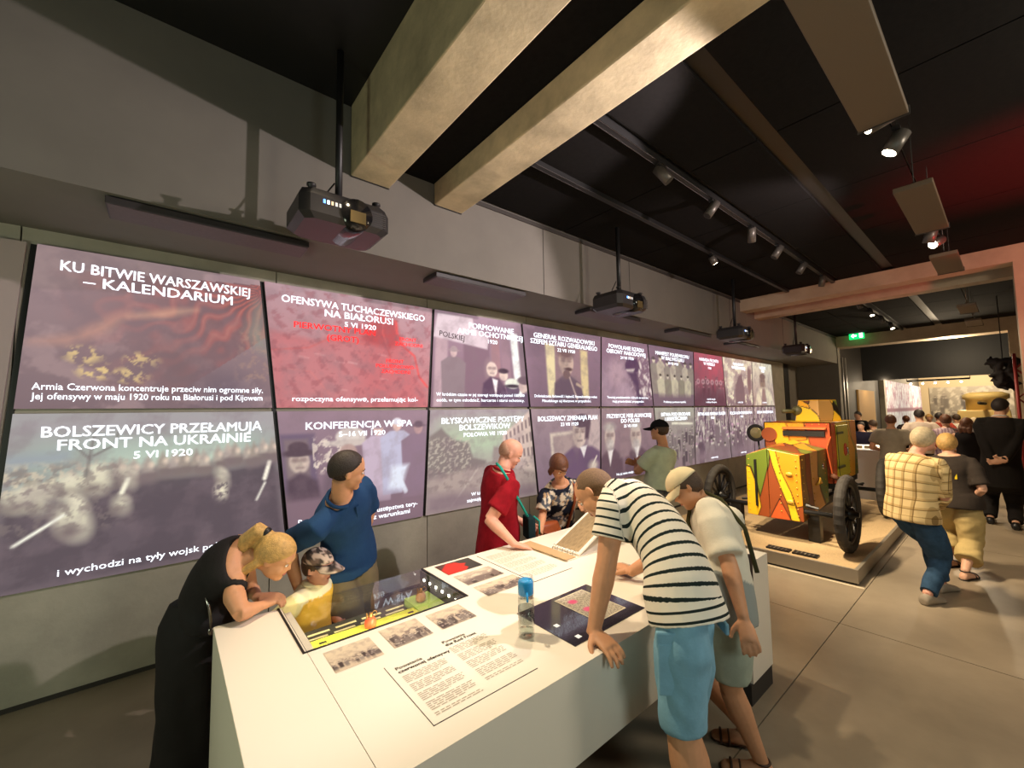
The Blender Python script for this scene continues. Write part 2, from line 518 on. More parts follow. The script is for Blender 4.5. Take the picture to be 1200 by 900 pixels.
# dark hall beyond
struct('wall_header', BLACK, 18.0, 18.2, -1.5, 3.4, 2.62, 4.4)
struct('ceiling_far', BLACK, 15.0, 34, -5, 5.5, 4.2, 4.4)
struct('wall_left_far', DARK, 14.75, 21, 3.15, 3.3, 0, 4.2)
struct('wall_left_hall', PAINT, 21, 34, 3.3, 3.5, 0, 4.2)
struct('wall_right_hall', DARK, 15.0, 34, -2.2, -2.0, 0, 4.2)
we = struct('wall_end', mat('sand_wall', S(190, 172, 140), .8), 33, 33.2, -2, 3.5, 0, 4.2)
for x in (15.0, 15.35): bx('trim_9', mat('aluminium_post', S(150, 145, 138), .4, metal=.6), x, x+.08, 3.05, 3.15, 0, 3.2)['kind'] = 'structure'
# warm lit niche in the dark side wall
struct('trim_10', mat('ochre_niche', S(190, 150, 90), .8, emit=.0), 17.0, 19.4, 3.1, 3.16, .9, 2.3)
point('niche_light', (18.0, 2.6, 2.6), 14, WARM, .1)

# ------------------------------------------------------------------ projection screens
SCR = vcmat('projected_image', .8, emit=.42, spec=.1)
TXT = mat('projected_lettering', (.62, .64, .66, 1), .8, emit=.62)
REDT = mat('projected_red_lettering', S(220, 60, 60), .8, emit=.5)
DKT = mat('projected_dark_lettering', S(90, 70, 75), .8, emit=.2)
G0 = (128, 106, 116)


def jx(k, z):
    """x of joint k (0 = left edge of first screen) at height z; the joints lean in turn"""
    m = -.745+1.43*k
    t = (z-1.8)/1.07
    return m+(-.115 if k % 2 else .055)*t


def pic_flag(p):
    p.grad((118, 96, 104), (150, 124, 130)); p.noise(1.6, 3, (158, 130, 134), a=.6)
    n0 = sn(p.x*1.3, p.v*1.3, 44, 3)
    m0 = p.C.copy()
    # folds: streaks that fan out from the upper right corner
    th = np.arctan2(p.v-.92, p.x-1.32)+.35*(n0-.5); rr_ = np.hypot(p.v-.92, p.x-1.32)
    f = .5+.5*np.sin(th*26+rr_*3+2*n0)
    c0, c1, c2 = np.array((106, 70, 76))/255., np.array((166, 72, 68))/255., np.array((196, 132, 112))/255.
    fl = c0+(c1-c0)*smooths(f)[..., None]; fl = fl+(c2-fl)*(np.clip(f-.86, 0, 1)*2.2*np.clip(1.3-rr_, 0, 1))[..., None]
    w = np.clip(.95-.75*rr_, 0, .85); p.C = m0*(1-(w*(p.v < .86+.1*p.u)*(p.v > .1+.5*(p.u-.55)*(p.u > .55)*2))[..., None])+fl*(w*(p.v < .86+.1*p.u)*(p.v > .1+.5*(p.u-.55)*(p.u > .55)*2))[..., None]
    p.poly([(.02, .40), (.16, .46), (.3, .6), (.36, .64), (.28, .5), (.14, .4)], (190, 134, 118), 9, .75)
    p.poly([(.36, .61), (.5, .63), (.66, .71), (.54, .69)], (204, 156, 126), 7, .7)
    for q, seed in (((.2, .34), 61), ((.42, .32), 62), ((.25, .24), 63), ((.38, .22), 64)):
        m = np.clip(1-np.hypot((p.u-q[0])/.09, (p.v-q[1])/.07), 0, 1)
        p.noise(8, seed, (216, 184, 120), .5, .62, .9, mask=m*1.6 if 0 else np.clip(m*2, 0, 1))
    p.ell(.58, .26, .1, .17, (112, 88, 94), 26, .5, .75); p.ell(.78, .1, .12, .14, (96, 82, 98), 26, .2, .8)
    p.poly([(.9, .58), (.97, .82), (1, .82), (1, .42), (.92, .5)], (128, 132, 122), 14, .8)
    p.noise(9, 8, (160, 126, 112), .5, .8, .6, mask=p.band(.2, .6)*np.clip((p.u-.8)*10, 0, 1))


def smooths(x): return x*x*(3-2*x)


def pic_map(p):
    p.grad((186, 104, 108), (164, 132, 142))
    p.poly([(.0, .0), (.98, .0), (.96, .2), (.9, .28), (.86, .5), (.76, .62), (.73, .82), (.5, .76), (.25, .56), (0, .62)], (184, 96, 102), 5)
    p.poly([(.5, .6), (.62, .9), (.74, .82), (.78, .6), (.7, .55)], (176, 56, 60), 6, .7)
    p.poly([(0, 0), (.5, 0), (.5, .6), (.2, .55), (0, .6)], (180, 120, 126), 20, .5)
    p.line([(.74, .82), (.75, .7), (.8, .58), (.88, .5), (.92, .3), (.99, .2)], .009, (226, 70, 70))
    p.line([(.66, .86), (.65, .7), (.7, .5), (.72, .3)], .005, (206, 80, 80))
    p.line([(.0, .46), (.2, .5), (.3, .58), (.55, .57)], .004, (196, 90, 90))
    p.line([(.05, .32), (.2, .3), (.3, .12)], .003, (200, 110, 110))
    for i in range(9):
        r = np.random.RandomState(i); x, y = r.uniform(.1, .7), r.uniform(.15, .5)
        p.line([(x, y), (x+.05, y-.01)], .005, (205, 150, 150), .5)
    p.noise(6, 4, (140, 70, 80), .55, .8, .4)


def pic_soldier(p):
    p.grad((112, 84, 100), (150, 122, 140))
    for x, w, c in ((.02, .12, (168, 140, 150)), (.3, .28, (120, 92, 108)), (.6, .1, (150, 110, 118)), (.72, .1, (140, 110, 124))):
        p.poly([(x, 0), (x, .8), (x+w, .78), (x+w, 0)], c, 3)
    p.poly([(.86, .1), (.84, .86), (.93, .86), (.94, .1)], (214, 224, 220), 3)
    p.poly([(.95, .1), (.95, .84), (1, .84), (1, .1)], (120, 100, 112), 3)
    p.poly([(.03, .97), (.0, .72), (.56, .64), (.58, .8), (.42, .86), (.4, .97)], (190, 174, 184), 2)
    p.figure(.2, -.02, .66, (128, 110, 118), (188, 160, 160), .4, (150, 130, 134))
    p.face(.6, .42, .06, .085, (216, 192, 180)); p.poly([(.46, .0), (.5, .26), (.58, .34), (.68, .32), (.75, .2), (.76, 0)], (84, 60, 84), 3)
    p.poly([(.6, .32), (.63, .12), (.66, .3)], (236, 230, 232), 2)
    p.ell(.73, .36, .05, .06, (206, 182, 170)); p.ell(.73, .41, .06, .03, (70, 52, 66))
    p.ell(.83, .22, .08, .11, (90, 72, 96)); p.ell(.83, .27, .09, .06, (196, 204, 190)); p.ell(.83, .24, .09, .02, (60, 48, 60))
    p.ell(.98, .24, .08, .09, (190, 168, 160)); p.ell(.98, .31, .09, .05, (104, 84, 96))
    p.poly([(.66, 0), (.7, .18), (.9, .12), (1, .18), (1, 0)], (96, 76, 100), 4)


def pic_general(p):
    p.grad((126, 98, 118), (144, 114, 134))
    p.poly([(.24, .12), (.24, .8), (.36, .8), (.34, .12)], (226, 210, 160), 3)
    p.poly([(.7, .12), (.68, .78), (.8, .76), (.82, .12)], (216, 194, 140), 3)
    p.poly([(.35, .1), (.36, .8), (.7, .78), (.7, .1)], (150, 118, 128), 3)
    p.poly([(.3, 0), (.33, .3), (.44, .4), (.56, .4), (.7, .3), (.76, 0)], (104, 82, 100), 3)
    p.face(.5, .58, .1, .17, (200, 170, 156))
    p.ell(.5, .7, .1, .07, (120, 90, 92), 5); p.ell(.53, .49, .05, .025, (96, 70, 74)); p.ell(.5, .42, .05, .06, (120, 92, 94))
    p.line([(.54, .38), (.6, .2), (.64, .1)], .012, (196, 170, 160)); p.line([(.64, .3), (.72, .26)], .02, (186, 160, 140))


def pic_hat(p):
    p.grad((120, 90, 112), (146, 112, 134)); p.noise(7, 12, (190, 170, 176), .55, .75, .8, mask=(p.u > .45)*p.band(.1, .8))
    p.ell(.25, .3, .34, .4, (158, 130, 150), 20, .3); p.ell(.3, .5, .16, .2, (176, 144, 160), 14)
    p.ell(.62, .62, .16, .1, (88, 58, 92)); p.poly([(.46, .56), (.5, .72), (.72, .74), (.78, .56)], (92, 62, 96), 3)
    p.poly([(.48, .56), (.66, .58), (.62, .5), (.5, .53)], (226, 214, 206), 3)
    p.poly([(.5, .52), (.7, .54), (.8, .0), (.66, .0), (.66, .3)], (92, 64, 96), 5)
    p.poly([(.36, .4), (.64, .18), (.66, .0), (.3, .0)], (176, 146, 166), 10, .8)
    p.crowd(14, .1, .5, .3, 4, (88, 64, 90), (226, 214, 214)) if False else None
    r = np.random.RandomState(5)
    for i in range(16): p.ell(r.uniform(.74, 1), r.uniform(.1, .7), .02, .04, (220, 206, 204), 2)


def pic_group(p):
    p.grad((124, 98, 116), (140, 110, 132))
    r = np.random.RandomState(3)
    for i, x in enumerate(np.linspace(.08, .93, 7)): p.figure(x, .2, .62+.05*math.sin(i*2), (150+40*(i % 2), 138+40*(i % 2), 128+30*(i % 2)), (222, 208, 180), .3, (96, 78, 84))
    for i, x in enumerate(np.linspace(.2, .85, 5)): p.figure(x, .08, .46, (196-50*(i % 2), 188-50*(i % 2), 160-40*(i % 2)), (226, 214, 190), .4)
    p.poly([(0, 0), (0, .18), (1, .18), (1, 0)], (126, 100, 116), 8)


def pic_redcrowd(p):
    p.grad((112, 62, 78), (198, 92, 112)); p.poly([(.3, .5), (.4, .95), (1, .95), (1, .45)], (206, 84, 104), 30, .7)
    p.crowd(26, .3, .5, .26, 7, (104, 54, 70), (214, 150, 158))
    for i in range(6): p.ell(.12+.15*i, .46, .045, .045, (226, 190, 196), 2); p.ell(.12+.15*i, .46, .025, .025, (120, 60, 78), 2)
    p.poly([(0, 0), (0, .3), (1, .26), (1, 0)], (110, 66, 82), 12, .85)


def pic_sepia(p):
    p.grad((150, 120, 128), (206, 190, 176)); p.noise(2.5, 21, (232, 226, 196), .5, .65)
    p.poly([(.3, 0), (.36, .45), (.5, .66), (.6, .7), (.68, .4), (.7, 0)], (136, 106, 112), 4)
    p.poly([(.86, .2), (.8, .5), (.84, .86), (.96, .8), (.94, .3)], (146, 112, 112), 4); p.ell(.2, .5, .1, .2, (236, 230, 200), 8)


def pic_officer(p):
    p.grad((170, 140, 138), (226, 226, 200)); p.face(.48, .55, .13, .2, (170, 140, 122)); p.ell(.48, .68, .14, .07, (130, 104, 96))
    p.poly([(.08, 0), (.2, .35), (.42, .42), (.6, .42), (.85, .34), (.98, 0)], (226, 218, 190), 5); p.poly([(.36, .0), (.44, .4), (.56, .4), (.62, 0)], (160, 126, 122), 4)


def pic_cavalry(p):
    p.grad((128, 110, 118), (150, 146, 148))
    p.poly([(0, .55), (0, .99), (1, .99), (1, .6)], (148, 162, 156), 30); p.poly([(0, .86), (0, 1), (1, 1), (1, .9)], (150, 140, 150), 24)
    p.poly([(.2, .62), (.3, .74), (.6, .78), (.8, .8), (.8, .6)], (176, 198, 180), 26, .8)
    p.poly([(0, .76), (.18, .77), (.18, .72), (0, .7)], (138, 146, 160), 8)
    p.noise(5, 31, (150, 140, 128), .45, .65, .9, mask=p.band(.45, .66)*(p.u < .4))
    p.noise(12, 32, (190, 178, 158), .5, .62, .9, mask=p.band(.5, .7, .06)*(p.u < .38))
    p.poly([(0, .0), (0, .5), (.2, .5), (.34, .6), (.62, .58), (1, .64), (1, 0)], (82, 70, 80), 8, .9)
    p.noise(3, 35, (100, 86, 96), .4, .7, .7, mask=p.band(0, .55))
    r = np.random.RandomState(9)
    for i in range(15):
        x = .36+.045*i+r.uniform(-.01, .01); y = .66+.005*i+r.uniform(-.02, .02)
        p.ell(x+.01, y-.07, .034, .05, (118, 104, 104), 5); p.poly([(x-.02, y-.05), (x-.022, y), (x-.012, y+.025), (x, y+.06), (x+.012, y+.025), (x+.02, y), (x+.022, y-.05)], (lambda k_: (140+k_, 128+k_, 118+k_))(r.randint(36)), 2.5)
        p.ell(x+.012, y-.005, .011, .02, (206, 186, 168), 2)
    for (x, y, a, b) in ((.18, .56, .05, .06), (.21, .36, .055, .12), (.27, .58, .05, .08), (.1, .5, .03, .07), (.36, .42, .025, .05), (.38, .58, .02, .05), (.05, .5, .04, .06), (.74, .53, .02, .05)):
        p.ell(x, y, a, b, (200, 194, 170), 6, .3); p.ell(x+.012, y+b*.9, a*.45, b*.5, (206, 198, 176), 4, .6); p.ell(x-.01, y-b*.5, a*.6, b*.3, (120, 106, 104), 6)
    p.noise(7, 36, (120, 106, 106), .5, .7, .6, mask=p.band(.3, .7)*np.clip((.42-p.u)*12, 0, 1))
    p.line([(.05, .26), (.18, .4)], .008, (236, 236, 222)); p.line([(.36, .5), (.38, .58)], .012, (226, 222, 200))
    p.line([(.93, .5), (.96, .62)], .013, (226, 222, 206)); p.line([(.885, .35), (.93, .47)], .006, (230, 230, 216))
    p.ell(.73, .43, .026, .06, (226, 220, 190), 4); p.noise(16, 33, (90, 78, 88), .5, .6, .8, mask=(np.abs(p.u-.73) < .03)*p.band(.36, .5, .02))
    for a, b in (((.24, .62), (.26, .9)), ((.25, .72), (.2, .8)), ((.26, .74), (.33, .8)), ((.33, .8), (.34, .88)), ((.2, .8), (.15, .84))):
        p.line([a, b], .005, (116, 112, 110))
    p.poly([(.44, .1), (.42, .34), (.5, .48), (.66, .46), (.76, .36), (.8, .2), (.78, .06), (.74, .1), (.73, .28), (.66, .3), (.62, .1)], (86, 74, 84), 7, .9)


def pic_confer(p):
    p.grad((112, 90, 106), (140, 114, 130))
    p.poly([(0, .35), (0, .82), (.2, .82), (.2, .35)], (104, 86, 112), 3); p.poly([(.02, .4), (.02, .78), (.16, .78), (.16, .4)], (118, 100, 108), 3)
    p.face(.1, .6, .06, .09, (196, 176, 164)); p.ell(.1, .67, .1, .03, (84, 66, 78)); p.ell(.1, .71, .06, .05, (84, 66, 78)); p.poly([(.0, .3), (.02, .46), (.1, .52), (.2, .44), (.22, .3)], (84, 66, 80), 4)
    p.noise(8, 40, (214, 200, 186), .5, .64, .9, mask=p.band(.5, .78)*(p.u > .18)*(p.u < .42))
    p.ell(.43, .78, .1, .08, (196, 186, 180)); p.ell(.42, .73, .15, .03, (184, 172, 166)); p.ell(.41, .64, .06, .08, (170, 140, 134))
    p.poly([(.2, .2), (.26, .5), (.4, .6), (.55, .56), (.66, .3), (.66, .0), (.2, .0)], (106, 86, 100), 6)
    p.figure(.62, .2, .7, (176, 158, 180), (200, 168, 160), .36, (150, 124, 140)); p.figure(.76, .25, .68, (168, 168, 196), (206, 170, 160), .4, (196, 196, 210))
    p.figure(.93, .2, .7, (128, 104, 124), (180, 140, 140), .42, (96, 74, 90)); p.poly([(.7, .3), (.8, .28), (.86, .5), (.72, .5)], (196, 206, 226), 5)
    p.line([(.78, .4), (.84, .26)], .022, (196, 206, 224)); p.poly([(0, 0), (0, .3), (1, .2), (1, 0)], (124, 98, 112), 16, .8)


def pic_street(p):
    p.grad((150, 138, 128), (150, 140, 146)); p.poly([(.05, .5), (.1, .84), (.9, .86), (.6, .5)], (158, 178, 150), 26)
    p.poly([(0, .3), (0, .74), (.1, .82), (.2, .7), (.34, .66), (.38, .5), (.5, .46), (.5, .36)], (122, 112, 110), 3)
    p.noise(14, 50, (180, 172, 156), .55, .66, .7, mask=p.band(.36, .72)*(p.u < .36))
    p.poly([(.66, .36), (.68, .72), (1, .98), (1, .26)], (196, 176, 166), 3)
    for i in range(7):
        for j in range(3):
            x = .71+.045*i; y = .46+.1*j*(1+.12*i)
            p.poly([(x, y), (x, y+.06+.006*i), (x+.018, y+.065+.006*i), (x+.018, y)], (118, 98, 102), 2)
    p.poly([(.56, .38), (.58, .6), (.66, .58), (.68, .38)], (140, 128, 124), 3); p.poly([(.0, .0), (.0, .34), (.4, .4), (.6, .4), (1, .28), (1, .0)], (158, 142, 136), 6)
    p.line([(.42, .38), (.2, .05)], .008, (190, 180, 166), .7); p.line([(.5, .38), (.46, .05)], .006, (190, 180, 166), .7); p.noise(5, 51, (120, 104, 106), .55, .7, .5, mask=p.band(.2, .45))
    p.poly([(0, 0), (0, .18), (1, .12), (1, 0)], (124, 104, 114), 10, .8)


def pic_coat(p):
    p.grad((132, 106, 126), (160, 136, 146)); p.poly([(.22, .36), (.22, .7), (.6, .72), (.6, .36)], (206, 190, 176), 3); p.poly([(.26, .4), (.26, .66), (.6, .68), (.6, .4)], (170, 146, 146), 3)
    p.poly([(.78, .4), (.8, .9), (1, .9), (1, .4)], (190, 168, 168), 6)
    p.poly([(.3, 0), (.4, .42), (.56, .52), (.86, .5), (1, .42), (1, 0)], (112, 84, 116), 4); p.face(.66, .68, .11, .19, (210, 186, 176)); p.ell(.7, .84, .14, .09, (96, 72, 88)); p.poly([(.74, .6), (.76, .88), (.84, .8), (.8, .6)], (96, 72, 88), 4)
    p.poly([(.66, .5), (.72, .36), (.78, .52)], (230, 224, 226), 2); p.ell(.88, .24, .08, .07, (206, 190, 176), 6); p.line([(.86, .24), (.94, .36)], .014, (220, 206, 190))


def pic_beards(p):
    p.grad((128, 100, 116), (156, 130, 138))
    for x, y, k in ((.14, .6, 1), (.6, .58, 1.2)):
        p.poly([(x-.2*k, 0), (x-.17*k, .3), (x-.05, .42), (x+.08, .42), (x+.2*k, .3), (x+.22*k, 0)], (104, 78, 92), 4)
        p.face(x, y, .085*k, .16*k, (206, 184, 174), beard=True, hairc=(186, 178, 172)); p.poly([(x-.04, .42), (x, .2), (x+.05, .42)], (230, 224, 222), 2)
    p.poly([(.3, .3), (.32, .86), (.46, .86), (.46, .3)], (150, 122, 130), 5)


def pic_army(p):
    p.grad((140, 116, 126), (172, 170, 156)); p.crowd(60, .12, .62, .22, 11, (90, 74, 84), (226, 220, 196)); p.line([(.4, .74), (.95, .72)], .02, (232, 230, 206))


def pic_streak(seed):
    def f(p):
        p.grad((132, 104, 122), (164, 138, 150)); p.noise(2, seed, (222, 214, 200), .5, .62, .9, sx=5, sy=.7); p.noise(2.3, seed+1, (104, 80, 98), .55, .68, .9, sx=6, sy=.8)
        p.crowd(18, .2, .6, .5, seed, (104, 80, 96), (226, 216, 202)); p.poly([(0, 0), (0, .2), (1, .2), (1, 0)], (150, 124, 136), 10, .8)
    return f


TOP = [
 (pic_flag, ['KU BITWIE WARSZAWSKIEJ', '– KALENDARIUM'], None, ['Armia Czerwona koncentruje przeciw nim ogromne siły.', 'Jej ofensywy w maju 1920 roku na Białorusi i pod Kijowem'], 'screen with a painted red flag, top left corner of the screen wall'),
 (pic_map, ['OFENSYWA TUCHACZEWSKIEGO', 'NA BIAŁORUSI'], '5 VI 1920', ['rozpoczyna ofensywę, przełamując kol-'], 'screen with a red map, upper row of the screen wall'),
 (pic_soldier, ['FORMOWANIE', 'ARMII OCHOTNICZEJ'], '1920', ['W krótkim czasie w jej szeregi wstępuje ponad 100 000', 'osób, w tym młodzież, harcerze i starsi ochotnicy.'], 'screen showing a soldier beside a white recruiting sign, upper row'),
 (pic_general, ['GENERAŁ ROZWADOWSKI', 'SZEFEM SZTABU GENERALNEGO'], '22 VII 1920', ['Doświadczenie, fachowość i lojalność Rozwadowskiego wobec', 'Piłsudskiego są kluczowe w przyszłości.'], 'screen showing a portrait of an officer between cream stripes, upper row'),
 (pic_hat, ['POWOŁANIE RZĄDU', 'OBRONY NARODOWEJ'], '24 VII 1920', ['Tworzą przedstawiciele różnych stronnictw,', 'mają przeciwdziałać propagandzie.'], 'screen showing a man in a dark hat among a crowd, upper row'),
 (pic_group, ['MANIFEST POLREWKOMU', 'W BIAŁYMSTOKU'], '30 VII 1920', ['Proklamuje powstanie republiki'], 'screen showing a standing and seated group portrait, upper row'),
 (pic_redcrowd, ['NARADA FRONTU', 'W MIŃSKU'], '1920', ['zapada decyzja', 'o dalszej ofensywie'], 'pink red screen showing rows of heads in a crowd, upper row'),
 (pic_sepia, ['PLAN BITWY', 'WARSZAWSKIEJ'], None, ['6 VIII 1920'], 'pale sepia screen showing two standing silhouettes, upper row'),
 (pic_officer, ['ROZKAZ', '1920'], None, ['6 VIII 1920'], 'pale screen showing a light uniformed officer, last of the upper row'),
]
BOT = [
 (pic_cavalry, ['BOLSZEWICY PRZEŁAMUJĄ', 'FRONT NA UKRAINIE'], '5 VI 1920', ['i wychodzi na tyły wojsk polskich i'], 'screen showing cavalry riders under a greenish sky, behind the woman in black'),
 (pic_confer, ['KONFERENCJA W SPA'], '5–16 VII 1920', ['Premier Grabski, oferuje ustępstwa tery-', 'torialne zgadza się z warunkami'], 'screen showing people with hats around a car, behind the man in the blue polo'),
 (pic_street, ['BŁYSKAWICZNE POSTĘPY', 'BOLSZEWIKÓW'], 'POŁOWA VII 1920', ['W kilkanaście dni', 'zajmują Wilno i Mińsk'], 'screen showing a town street, behind the man in the red shirt'),
 (pic_coat, ['BOLSZEWICY ZMIENIAJĄ PLAN'], '23 VII 1920', [], 'screen showing a dark-haired man in a purple coat, lower row'),
 (pic_beards, ['PRZYBYCIE MISJI ALIANCKIEJ', 'DO POLSKI'], '25 VII 1920', ['Na jej czele stoją ambasadorowie'], 'screen showing two bearded men in suits, lower row'),
 (pic_army, ['BITWA POD BRODAMI', 'I BERESTECZKIEM'], None, [], 'screen showing a marching army, right of the man in the black cap'),
 (pic_streak(60), ['BITWA NAD NARWIĄ I BUGIEM'], '1920', ['walki trwają'], 'screen showing standing figures and tall white streaks, lower row left of the car'),
 (pic_streak(70), ['POLSKA KONTROFENSYWA'], '1920', ['walki trwają'], 'pinkish screen showing a dense crowd, lower row behind the headlamp'),
 (pic_streak(80), ['BITWA WARSZAWSKA'], None, [], 'lower row screen at the far end, partly hidden by the car'),
]
RES = [(150, 110), (130, 100), (110, 100), (100, 90), (80, 80), (70, 80), (50, 60), (50, 60), (50, 60)]


def screen(k, row, spec):
    fn, head, date, foot, label = spec
    z0, z1 = (1.815, 2.87) if row else (.70, 1.785)
    g = .016
    yb = WY-.03; yf = WY-.031
    bl, br, tr, tl = (jx(k, z0)+g, z0), (jx(k+1, z0)-g, z0), (jx(k+1, z1)-g, z1), (jx(k, z1)+g, z1)
    root = empty('projection_screen', ((bl[0]+br[0])/2, yf, z0))
    tag(root, label, 'screen', 'projection screens on the left wall')
    c4 = [bl, br, tr, tl]
    MB().prism([(x, WY, z) for x, z in c4], [(x, yb, z) for x, z in c4]).build('backing_board', BOARD, root)
    nx, ny = RES[k]
    p = Pic(nx, ny, 1.3); fn(p)
    p.noise(3, 200+k*2+row, (118, 98, 108), .4, .9, .3)
    p.C = np.clip((p.C*.8+.2*p.C.mean(2, keepdims=True))*.98, 0, 1)
    p.build('projected_picture', [(x, yf, z) for x, z in c4], SCR, root)
    cx = (tl[0]+tr[0])/2; W = tr[0]-tl[0]
    z = z1-.15
    hs = .098 if (k == 0) else .09
    if len(head) == 1: z -= .01
    if row and k == 2: cx += .14
    for s in head:
        text_obj(s, hs, (cx+.02, yf-.002, z), TXT, root, bold=.013, xs=1.12, squash=W*.86); z -= hs*.88
    if date:
        text_obj(date, hs*.72, (cx+.02, yf-.002, z+.005), TXT, root, bold=.01, xs=1.2)
    zf = z0+.065*len(foot)+.012
    cb = (bl[0]+br[0])/2
    fs = .062 if k < 2 else .052
    for i, s in enumerate(foot):
        text_obj(s, fs, (cb, yf-.002, zf-.062*i-.02), TXT, root, bold=.004, xs=1.18, squash=(br[0]-bl[0])*.9)
    if row and k == 1:
        for s, x, zz, h in (('PIERWOTNY PLAN', .34, .66, .075), ('(GROT)', .38, .58, .075), ('FRONT', .84, .64, .05), ('ZACHODNI', .85, .59, .05), ('FRONT', .74, .42, .05), ('POŁUDNIOWO-', .75, .37, .05), ('ZACHODNI', .75, .32, .05)):
            text_obj(s, h, (bl[0]+x*(br[0]-bl[0]), yf-.001, z0+zz*(z1-z0)), REDT, root, bold=.015, xs=1.15)
    if row and k == 2:
        text_obj('POLSKIEJ', .085, (bl[0]+.27, yf-.001, z0+.72*(z1-z0)), DKT, root, bold=.01, rot=(math.pi/2, .1, 0))
    for ch in root.children:
        if ch.name.startswith('lettering') and (k > 1 or len(ch.data.polygons) > 0): ch['kind'] = 'stuff'
    return root


BOARD = mat('screen_board', S(120, 108, 112), .85)
for k in range(9):
    screen(k, 1, TOP[k]); screen(k, 0, BOT[k])
# blank board left of the first column
MBp = [(-4, .7), (jx(0, .7)-.03, .7), (jx(0, 2.87)-.03, 2.87), (-4, 2.87)]
tag(MB().prism([(x, WY-.007, z) for x, z in MBp], [(x, WY-.03, z) for x, z in MBp]).build('blank_screen', mat('blank_screen_board', S(176, 160, 158), .8), None),
    'blank pale board at the left edge of the screen wall', 'screen')
# dark strips in the joints between the columns
for k in range(10):
    a = [(jx(k, .70)-.016, .70), (jx(k, .70)+.016, .70), (jx(k, 2.87)+.016, 2.87), (jx(k, 2.87)-.016, 2.87)]
    MB().prism([(x, WY, z) for x, z in a], [(x, WY-.006, z) for x, z in a]).build('joint_gap', BLACK, wl)
def un0(v): return np.asarray(v)/np.linalg.norm(v)


# ------------------------------------------------------------------ exhibition table
T = .81
TX0, TX1, TY0, TY1 = .188, 3.03, 1.075, 2.342
VX0, VX1, VY0, VY1 = .46, 1.20, 1.862, 2.335
tab = tag(empty('exhibition_table', (1.6, 1.7, 0)), 'long white exhibition table in the middle of the hall', 'table')
bx('top_panel', WHITE, TX0, .4568, TY0, TY1, T-.03, T, tab, .002)
m = MB()
m.prism([(.458, TY0, T-.03), (TX1, TY0, T-.03), (TX1, TY1, T-.03), (VX1+.012, TY1, T-.03), (VX1+.012, VY0-.012, T-.03), (.458, VY0-.012, T-.03)],
        [(.458, TY0, T), (TX1, TY0, T), (TX1, TY1, T), (VX1+.012, TY1, T), (VX1+.012, VY0-.012, T), (.458, VY0-.012, T)])
m.build('top_panel', WHITE, tab)
bx('front_panel', WHITE, .5, 2.72, TY0, TY0+.03, .478, T-.03, tab)
bx('left_pedestal', WHITE, TX0, .5, TY0, TY1, .06, T-.03, tab)
bx('right_pedestal', WHITE, 2.72, TX1, TY0, TY1, .12, T-.03, tab)
bx('back_panel', WHITE, 1.22, 2.72, TY1-.03, TY1, .12, T-.03, tab)
bx('plinth', DARK, 2.70, TX1-.005, TY0+.005, TY1-.005, 0, .12, tab)
bx('plinth', DARK, TX0+.02, .5, TY0+.02, TY1-.02, 0, .06, tab)
bx('recessed_core', BLACK, .5, 2.70, 1.55, 1.75, 0, T-.03, tab)

PRINT = vcmat('printed_paper', .5, spec=.3)
INK = mat('printing_ink', S(166, 158, 138), .7)
LINEM = mat('black_hairline', S(40, 36, 34), .6)


def pp(seed, kind):
    p = Pic(64, 50, 1.3)
    if kind == 'red':
        p.grad((60, 56, 54), (70, 66, 60)); p.poly([(0, 0), (0, .5), (.3, .95), (.55, .9), (.62, .7), (.75, .6), (.62, .4), (.66, .2), (.5, 0)], (206, 52, 40), 3); p.noise(6, seed, (170, 40, 34), .5, .7, .5, mask=(p.u < .5))
    else:
        p.grad((196, 180, 158), (214, 200, 174)); p.noise(2.2, seed+7, (170, 154, 140), .4, .8, .6)
        lo_, hi_, nf, hh = dict(field=(.2, .42, 14, .26), crowd=(.05, .55, 26, .36), smoke=(.05, .3, 10, .3))[kind]
        if kind == 'smoke': p.grad((140, 128, 122), (190, 176, 158)); p.noise(2, seed+5, (214, 202, 182), .4, .7, .9, mask=p.band(.4, 1.2)); p.poly([(0, .3), (.4, .5), (.8, .45), (1, .7), (1, 0), (0, 0)], (120, 106, 102), 6)
        p.noise(2.5, seed+2, (120, 106, 100), .45, .7, .8, mask=p.band(lo_-.1, hi_+.05, .15))
        p.crowd(nf, lo_, hi_, hh, seed, (62, 52, 52), (238, 228, 212))
        p.mix(p.band(-.2, lo_*.6, .1)*.7, (206, 190, 166))
    return p


def tphoto(x0, x1, y0, y1, seed, kind, label):
    bx_ = pp(seed, kind).build('printed_photo', [(x0, y0, T+.0015), (x1, y0, T+.0015), (x1, y1, T+.0015), (x0, y1, T+.0015)], PRINT, tab)
    bx_['label'] = label


tphoto(.502, .684, 1.63, 1.795, 1, 'field', 'grey printed photo of riders in a field')
tphoto(.732, .906, 1.64, 1.812, 2, 'crowd', 'grey printed photo of a dense crowd')
tphoto(.952, 1.131, 1.64, 1.80, 3, 'crowd', 'grey printed photo of people on a slope')
tphoto(1.285, 1.53, 2.146, 2.315, 4, 'red', 'red and black printed photo')
tphoto(1.292, 1.542, 1.95, 2.108, 5, 'smoke', 'grey printed photo of smoke and soldiers')
tphoto(1.296, 1.571, 1.77, 1.91, 6, 'crowd', 'grey printed photo of marching troops')


